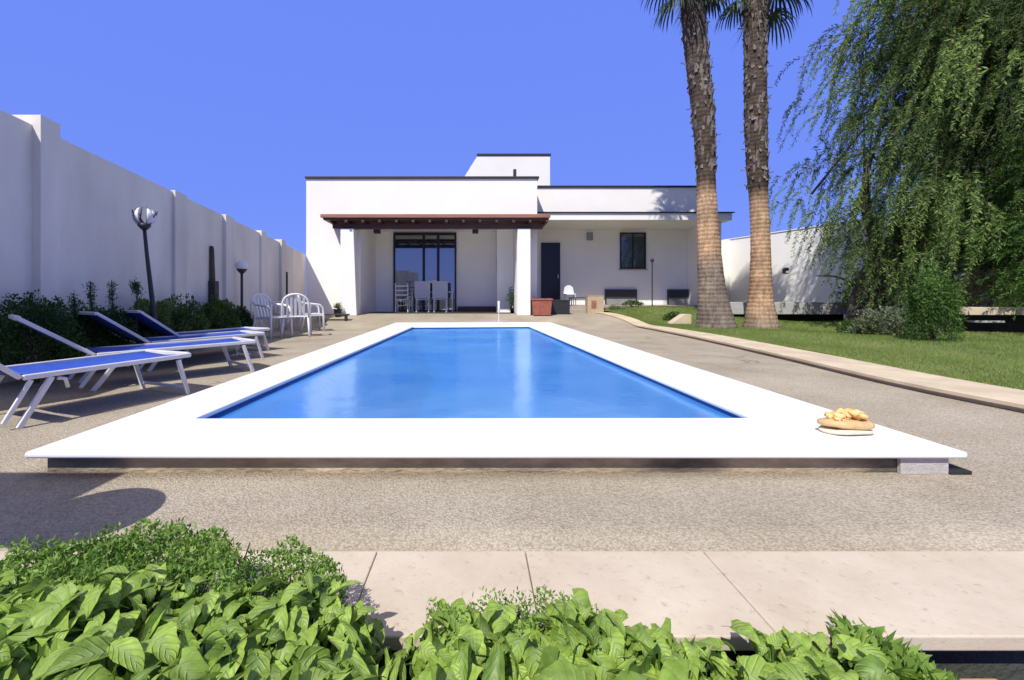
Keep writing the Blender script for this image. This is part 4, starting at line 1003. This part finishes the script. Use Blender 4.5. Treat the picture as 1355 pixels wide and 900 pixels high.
MB().box(-.35,.35,-.35,-.33,.62,.70).box(-.35,.35,.33,.35,.62,.70).box(-.35,-.33,-.33,.33,.62,.70).box(.33,.35,-.33,.33,.62,.70).build('apron',M['plastic'],tb)
for sx in (-1,1):
    for sy in (-1,1): MB().tube([(sx*.34,sy*.34,0),(sx*.32,sy*.32,.70)],[.024,.034],8).build('leg',M['plastic'],tb,smooth=True)

# ------------------------------------------------------------------ by the house
Y=13.6; zf=float(paveZ(0,Y))
x=X_(447,Y); t=empty('flower_pot',(x,Y,zf),'black flower pot with a dark tuft beside the left porch column','flower pot')
MB().lathe([(.09,0),(.13,.22),(.14,.24),(.12,.24),(.11,.20),(.0,.2)],(0,0,0),16).build('pot',M['black'],t,smooth=True)
n=260; P_=rng.normal(0,[.05,.05,.05],(n,3))+[0,0,.3]; V,Fq=leaf_quads(P_,rand_dirs(n,.8),rand_dirs(n),rng.uniform(.04,.09,n),rng.uniform(.01,.025,n)); npmesh('foliage',V,Fq,M['leaf_shrub'],t,np.repeat(rng.random(n)*.4,4))
t=empty('low_bench',(X_(440,12.9),13.0,float(paveZ(0,13.0))),'low dark metal bench against the house corner','bench')
MB().box(-.5,.45,-.12,.12,.16,.20).build('seat',M['darkmetal'],t,bevel=.005)
for sx in (-.42,.37): MB().box(sx-.02,sx+.02,-.1,.1,0,.16).build('leg',M['darkmetal'],t)
# terracotta planter and black box, right of the porch
Y=13.9; zf=float(paveZ(0,Y)); t=empty('planter',(X_(716,Y),Y,zf),'reddish terracotta planter by the right porch column','planter')
mb=MB(); 
def frus(mb,x0,x1,y0,y1,z0,z1,g_):
    i=len(mb.v); mb.v += [(x0,y0,z0),(x1,y0,z0),(x1,y1,z0),(x0,y1,z0),(x0-g_,y0-g_,z1),(x1+g_,y0-g_,z1),(x1+g_,y1+g_,z1),(x0-g_,y1+g_,z1)]
    mb.f += [(i+a,i+b,i+c,i+d) for a,b,c,d in ((3,2,1,0),(4,5,6,7),(0,1,5,4),(1,2,6,5),(2,3,7,6),(3,0,4,7))]
frus(mb,-.27,.27,-.2,.2,0,.47,.04); mb.build('body',M['terracotta'],t,bevel=.01)
MB().box(-.335,.335,-.265,.265,.473,.53).build('rim',M['terracotta'],t,bevel=.012); MB().box(-.27,.27,-.2,.2,.531,.545).build('soil',M['soil'],t)
t=empty('storage_box',(X_(741,14.2),14.3,float(paveZ(0,14.3))),'black slatted storage box beside the terracotta planter','box')
MB().box(-.28,.3,-.2,.25,0,.42).build('body',M['slot'],t,bevel=.01); MB().box(-.3,.32,-.22,.27,.423,.46).build('lid',M['darkmetal'],t,bevel=.01)
mb=MB()
for k in range(5): mb.box(-.27,.29,-.212,-.203,.04+.075*k,.085+.075*k)
mb.build('slat',M['darkmetal'],t)
# patio seat with white chair, wooden post box
t=empty('patio_chair',(X_(754,16.2),16.2,.55),'white patio chair with rounded back near the black door','chair')
MB().box(-.2,.2,-.2,.2,.38,.42).build('seat',M['plastic'],t,bevel=.01)
MB().prism([(-.2,.42),(.2,.42),(.16,.66),(.06,.74),(-.06,.74),(-.16,.66)],.17,.21).build('backrest',M['plastic'],t,bevel=.01)
for sx in (-1,1):
    for sy in (-1,1): MB().tube([(sx*.18,sy*.18,0),(sx*.17,sy*.17,.38)],.015,6).build('leg',M['plastic'],t)
t=empty('patio_table',(X_(768,15.7),15.85,.55),'low dark patio table next to the white patio chair','table')
MB().box(-.35,.3,-.2,.2,.26,.29).build('tabletop',M['darkmetal'],t,bevel=.005)
for sx in (-.32,.27):
    for sy in (-.17,.17): MB().bar((sx,sy,0),(sx,sy,.26),.03,.03).build('leg',M['darkmetal'],t)
Y=14.5; zf=.28; t=empty('wooden_box',(X_(789,Y),Y+.2,zf),'upright pale wooden box where the kerb meets the patio','box')
MB().box(-.27,.27,-.15,.15,0,.60).build('body',M['pale_wood'],t,bevel=.01); MB().box(-.15,.02,-.157,-.151,.18,.45).build('panel',M['wood_red'],t)
MB().box(-.28,.28,-.16,.16,.603,.62).build('lid',M['pale_wood'],t,bevel=.004)
# dining chairs in the porch
def dining(p,pale,label,first=None):
    t=empty('dining_chair',p,label,'chair','dining chairs in front of the glass doors')
    MB().box(-.23,.23,-.22,.22,.44,.48).build('seat',M['fabric_pale'] if pale else M['plastic'],t,bevel=.01)
    if pale: MB().box(-.28,.28,-.27,-.22,.50,1.12).build('backrest',M['fabric_pale'],t,bevel=.02)
    else: 
        mb=MB()
        for z in (.62,.78,.94): mb.bar((-.2,-.24,z),(.2,-.24,z),.03,.04)
        mb.build('backrest',M['plastic'],t)
    for sx in (-1,1):
        MB().bar((sx*.22,-.24,0),(sx*.22,-.24,1.05 if not pale else .5),.03,.03).build('leg',M['alu'],t); MB().bar((sx*.22,.2,0),(sx*.22,.2,.44),.03,.03).build('leg',M['alu'],t)
    return t
dining((X_(560,16.0),16.0,.302),1,'pale fabric backed dining chair on the left of a pair, in the porch')
dining((X_(583,16.0),16.0,.302),1,'pale fabric backed dining chair on the right of a pair, in the porch')
dining((X_(533,15.9),15.9,.302),0,'white slatted dining chair at the left end of the glass doors')
t=empty('dining_table',(X_(572,16.35),16.42,.302),'narrow white topped dining table behind the porch chairs','table')
MB().box(-.8,.8,-.14,.14,.72,.75).build('tabletop',M['plastic'],t,bevel=.006)
for sx in (-.75,.75):
    for sy in (-.1,.1): MB().bar((sx,sy,0),(sx,sy,.72),.04,.04).build('leg',M['alu'],t)
t=empty('potted_plant',(X_(679,15.4),15.3,.302),'dark leafy potted plant at the right end of the porch','plant')
MB().lathe([(.1,0),(.13,.25),(.11,.25),(.0,.22)],(0,0,0),14).build('pot',M['black'],t,smooth=True)
n=500; P_=rng.normal(0,[.09,.09,.16],(n,3))+[0,0,.5]; V,Fq=leaf_quads(P_,rand_dirs(n,.6),rand_dirs(n),rng.uniform(.05,.11,n),rng.uniform(.02,.035,n)); npmesh('foliage',V,Fq,M['leaf_shrub'],t,np.repeat(rng.random(n)*.6,4))

# ------------------------------------------------------------------ parasol and stool added unseen left of the camera to cast shadows on the paving
t=empty('parasol',(-3.08,-.12,-.36),'square canvas parasol added unseen left of the camera for its shadow','parasol')
MB().tube([(0,0,0),(0,0,2.75)],.03,10).build('pole',M['alu'],t); mb=MB()
mb.v=[(-.7,-.7,2.3),(.7,-.7,2.3),(.7,.7,2.3),(-.7,.7,2.3),(0,0,2.6)]; mb.f=[(0,1,4),(1,2,4),(2,3,4),(3,0,4)]; o=mb.build('canopy',M['canvas'],t); o.modifiers.new('s','SOLIDIFY').thickness=.01
MB().lathe([(.28,0),(.28,.06),(.05,.1),(.05,.3)],(0,0,0),16).build('base',M['darkmetal'],t)
t=empty('stool',(-1.72,1.08,.006),'round topped stool added unseen at the left end of the stone slab for its shadow','stool')
MB().lathe([(.21,.70),(.22,.72),(.22,.74),(.0,.745)],(0,0,0),28).build('seat',M['darkmetal'],t)
MB().lathe([(.12,0),(.12,.02),(.02,.04),(.02,.7)],(0,0,0),12).build('pedestal',M['darkmetal'],t)

# ------------------------------------------------------------------ foreground foliage
HX=np.array([-2.0,-1.3,-1.13,-.95,-.7,-.54,-.38,-.26,-.2,-.1,.02,.245,.36,.52,.77,.93,1.0,1.1,1.3])
HZ=np.array([.16,.17,.18,.20,.215,.205,.185,.14,.055,.10,.13,.145,.085,.075,.075,.045,-.02,-.22,-.34])
def hz(x): return np.interp(x,HX,HZ)
def big_leaves(name,label,xr,n,L0,asp,seed,yr=(.40,1.0),lobed=True):
    """broad soft leaves: a 5 x 10 grid each, folded along the midrib, tip drooping"""
    r=np.random.default_rng(seed); xc=(xr[0]+xr[1])/2
    B0=np.array([xc,.75,-.36]); t=empty(name,tuple(B0),label,'plant','leafy plants in the foreground bed')
    x=r.uniform(xr[0],xr[1],n); y=yr[0]+(yr[1]-yr[0])*r.random(n)**.75
    lay=r.random(n)
    top=hz(x)+.035*(lumps(np.stack([x,y,x*0],-1),16,seed)-.5)*2-.10*np.clip((y-.93)/.1,0,1)**2
    z=top-.20*lay**1.2-.01
    ns,nw=10,5; S=np.linspace(0,1,ns)
    V=np.zeros((n,ns,nw,3)); vein=np.zeros((n,ns,nw)); stem=MB()
    for i in range(n):
        L_=L0*(r.uniform(.55,1.15) if r.random()<.8 else r.uniform(1.1,1.5))*(1 if y[i]<.85 else .8); as_=asp*r.uniform(.75,1.2)
        az=r.uniform(-math.pi,math.pi) if r.random()<.5 else r.normal(-1.6,.8)   # many tips hang toward the camera
        el=r.uniform(-.5,.55)
        f=np.array([math.cos(az),math.sin(az),0.]); s=np.array([-math.sin(az),math.cos(az),0.]); roll=r.normal(0,.55)
        up=np.array([0,0,1.]); s2=s*math.cos(roll)+up*math.sin(roll)
        pos=np.array([x[i],y[i],z[i]])-f*L_*.35; ang=el; dr=r.uniform(.5,2.4)
        fold=r.uniform(.05,.45); wav=r.uniform(.03,.13); ph=r.uniform(0,6.28); tw=r.normal(0,.5)
        c=pos.copy()
        typ=r.random()
        for k,q in enumerate(S):
            if lobed and typ<.6: w=math.sin(math.pi*min(1,q*.92+.08)**.62)**.85*(1+.10*math.sin(q*17+ph)); 
            else: w=math.sin(math.pi*(q*.94+.05))**.9*.62*(1+.06*math.sin(q*14+ph))
            w=max(w,.02)*L_*as_*.5; a2=ang-dr*q
            d=f*math.cos(a2)+up*math.sin(a2); nrm=np.cross(s2,d); nrm/= (np.linalg.norm(nrm)+1e-9)
            if nrm[2]<0: nrm=-nrm
            ss=s2*math.cos(tw*q)+nrm*math.sin(tw*q); nn=nrm*math.cos(tw*q)-s2*math.sin(tw*q)
            for j,u in enumerate((-1,-.5,0,.5,1)):
                off=abs(u)*fold*w+wav*w*math.sin(q*13+ph+u*2)*abs(u)
                back=-.18*L_*abs(u)**1.5*(1-q)**3*(1 if typ<.6 else .3)
                V[i,k,j]=c+ss*w*u+nn*off+d*back
                vein[i,k,j]=1.0 if j==2 else 0
            c=c+d*L_/(ns-1)
        if i%3==0: stem.tube([tuple(np.array([pos[0]*.97+xc*.03,pos[1],-.3])-B0),tuple((pos+[0,0,-.06])-B0),tuple(pos-B0)],[.004,.003,.0022],4)
    base=np.arange(n)[:,None,None]*ns*nw; K,J=np.meshgrid(np.arange(ns-1),np.arange(nw-1),indexing='ij'); q0=(K*nw+J)[None]
    Fq=np.stack([base+q0,base+q0+1,base+q0+nw+1,base+q0+nw],-1).reshape(-1,4)
    tint=np.clip(.80+r.normal(0,.24,n)-.85*lay,0,1); tint=np.repeat(tint,ns*nw)  # deeper leaves tinted darker for the shade within the mound
    lq=np.broadcast_to(S[None,:,None],(n,ns,nw)).ravel(); lu=np.broadcast_to(np.array([-1,-.5,0,.5,1.])[None,None,:],(n,ns,nw)).ravel()
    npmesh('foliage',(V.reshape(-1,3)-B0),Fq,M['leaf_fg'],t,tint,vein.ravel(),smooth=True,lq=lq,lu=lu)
    stem.build('stem',M['leaf_moss'],t)
big_leaves('broadleaf_plant','bright green broad leaved plant filling the lower left corner',(-1.45,-.78),1950,.078,.64,51)
big_leaves('broadleaf_plant','tall mound of bright green leaves left of the gap over the slab',(-.80,-.22),1800,.077,.64,52)
big_leaves('strapleaf_plant','low narrow leaved plant in the gap between the two leafy mounds',(-.27,-.06),360,.09,.35,53,lobed=False)
big_leaves('broadleaf_plant','light green lobed leaf plant at the bottom centre',(-.12,.42),1400,.073,.80,54,yr=(.5,1.02))
big_leaves('broadleaf_plant','low bright leaves at the bottom right, ending beside the timber blocks',(.38,1.02),1400,.068,.75,55,yr=(.5,1.0))
def fine(name,label,xr,yr,zfun,n,size,m,seed):
    r=np.random.default_rng(seed); B0=np.array([(xr[0]+xr[1])/2,(yr[0]+yr[1])/2,-.36]); t=empty(name,tuple(B0),label,'plant')
    x=r.uniform(*xr,n); y=r.uniform(*yr,n); u=(x-xr[0])/(xr[1]-xr[0])*2-1; v=(y-yr[0])/(yr[1]-yr[0])*2-1
    k=(u*u+v*v*.8)<r.uniform(.6,1.05,n); x,y=x[k],y[k]; n=len(x)
    lum=lumps(np.stack([x,y,x*0],-1),22,seed); z=zfun(x)+.06*(lum-.5)-.07*r.random(n)**1.5
    C=np.stack([x,y,z],-1)-B0; V,Fq=leaf_quads(C,rand_dirs(n,.9),rand_dirs(n),r.uniform(.6,1.3,n)*size,r.uniform(.3,.5,n)*size)
    npmesh('foliage',V,Fq,m,t,np.repeat(np.clip(lum*.8+r.normal(0,.18,n),0,1),4))
    mb=MB()
    for i in range(30):
        a,b_=r.uniform(*xr),r.uniform(*yr); mb.tube([(a*.6+B0[0]*.4-B0[0],(b_*.4+.9*.6)-B0[1],0),(a-B0[0],b_-B0[1],float(zfun(a))-.04+.36)],[.004,.002],4)
    mb.build('stem',M['twig'],t)
fine('mossy_plant','fine leaved mossy plant spilling over the slab at the left',(-1.18,-.58),(.92,1.22),lambda x:.165+0*x,16000,.016,M['leaf_moss'],61)
fine('mossy_plant','yellowish feathery sprig on top of the left leaf mound',(-.62,-.30),(.92,1.14),lambda x:.155-.12*(x+.45),6000,.014,M['leaf_moss'],62)
fine('mossy_plant','small fine leaved tuft just behind the bottom centre leaves',(-.12,.30),(.92,1.05),lambda x:.09+0*x,5000,.013,M['leaf_moss'],63)
fine('small_leaf_plant','small oval leaved plant at the right end of the foliage',(.80,1.06),(.86,1.05),lambda x:.01-.5*np.clip(x-.93,0,1),1500,.04,M['leaf_moss'],64)
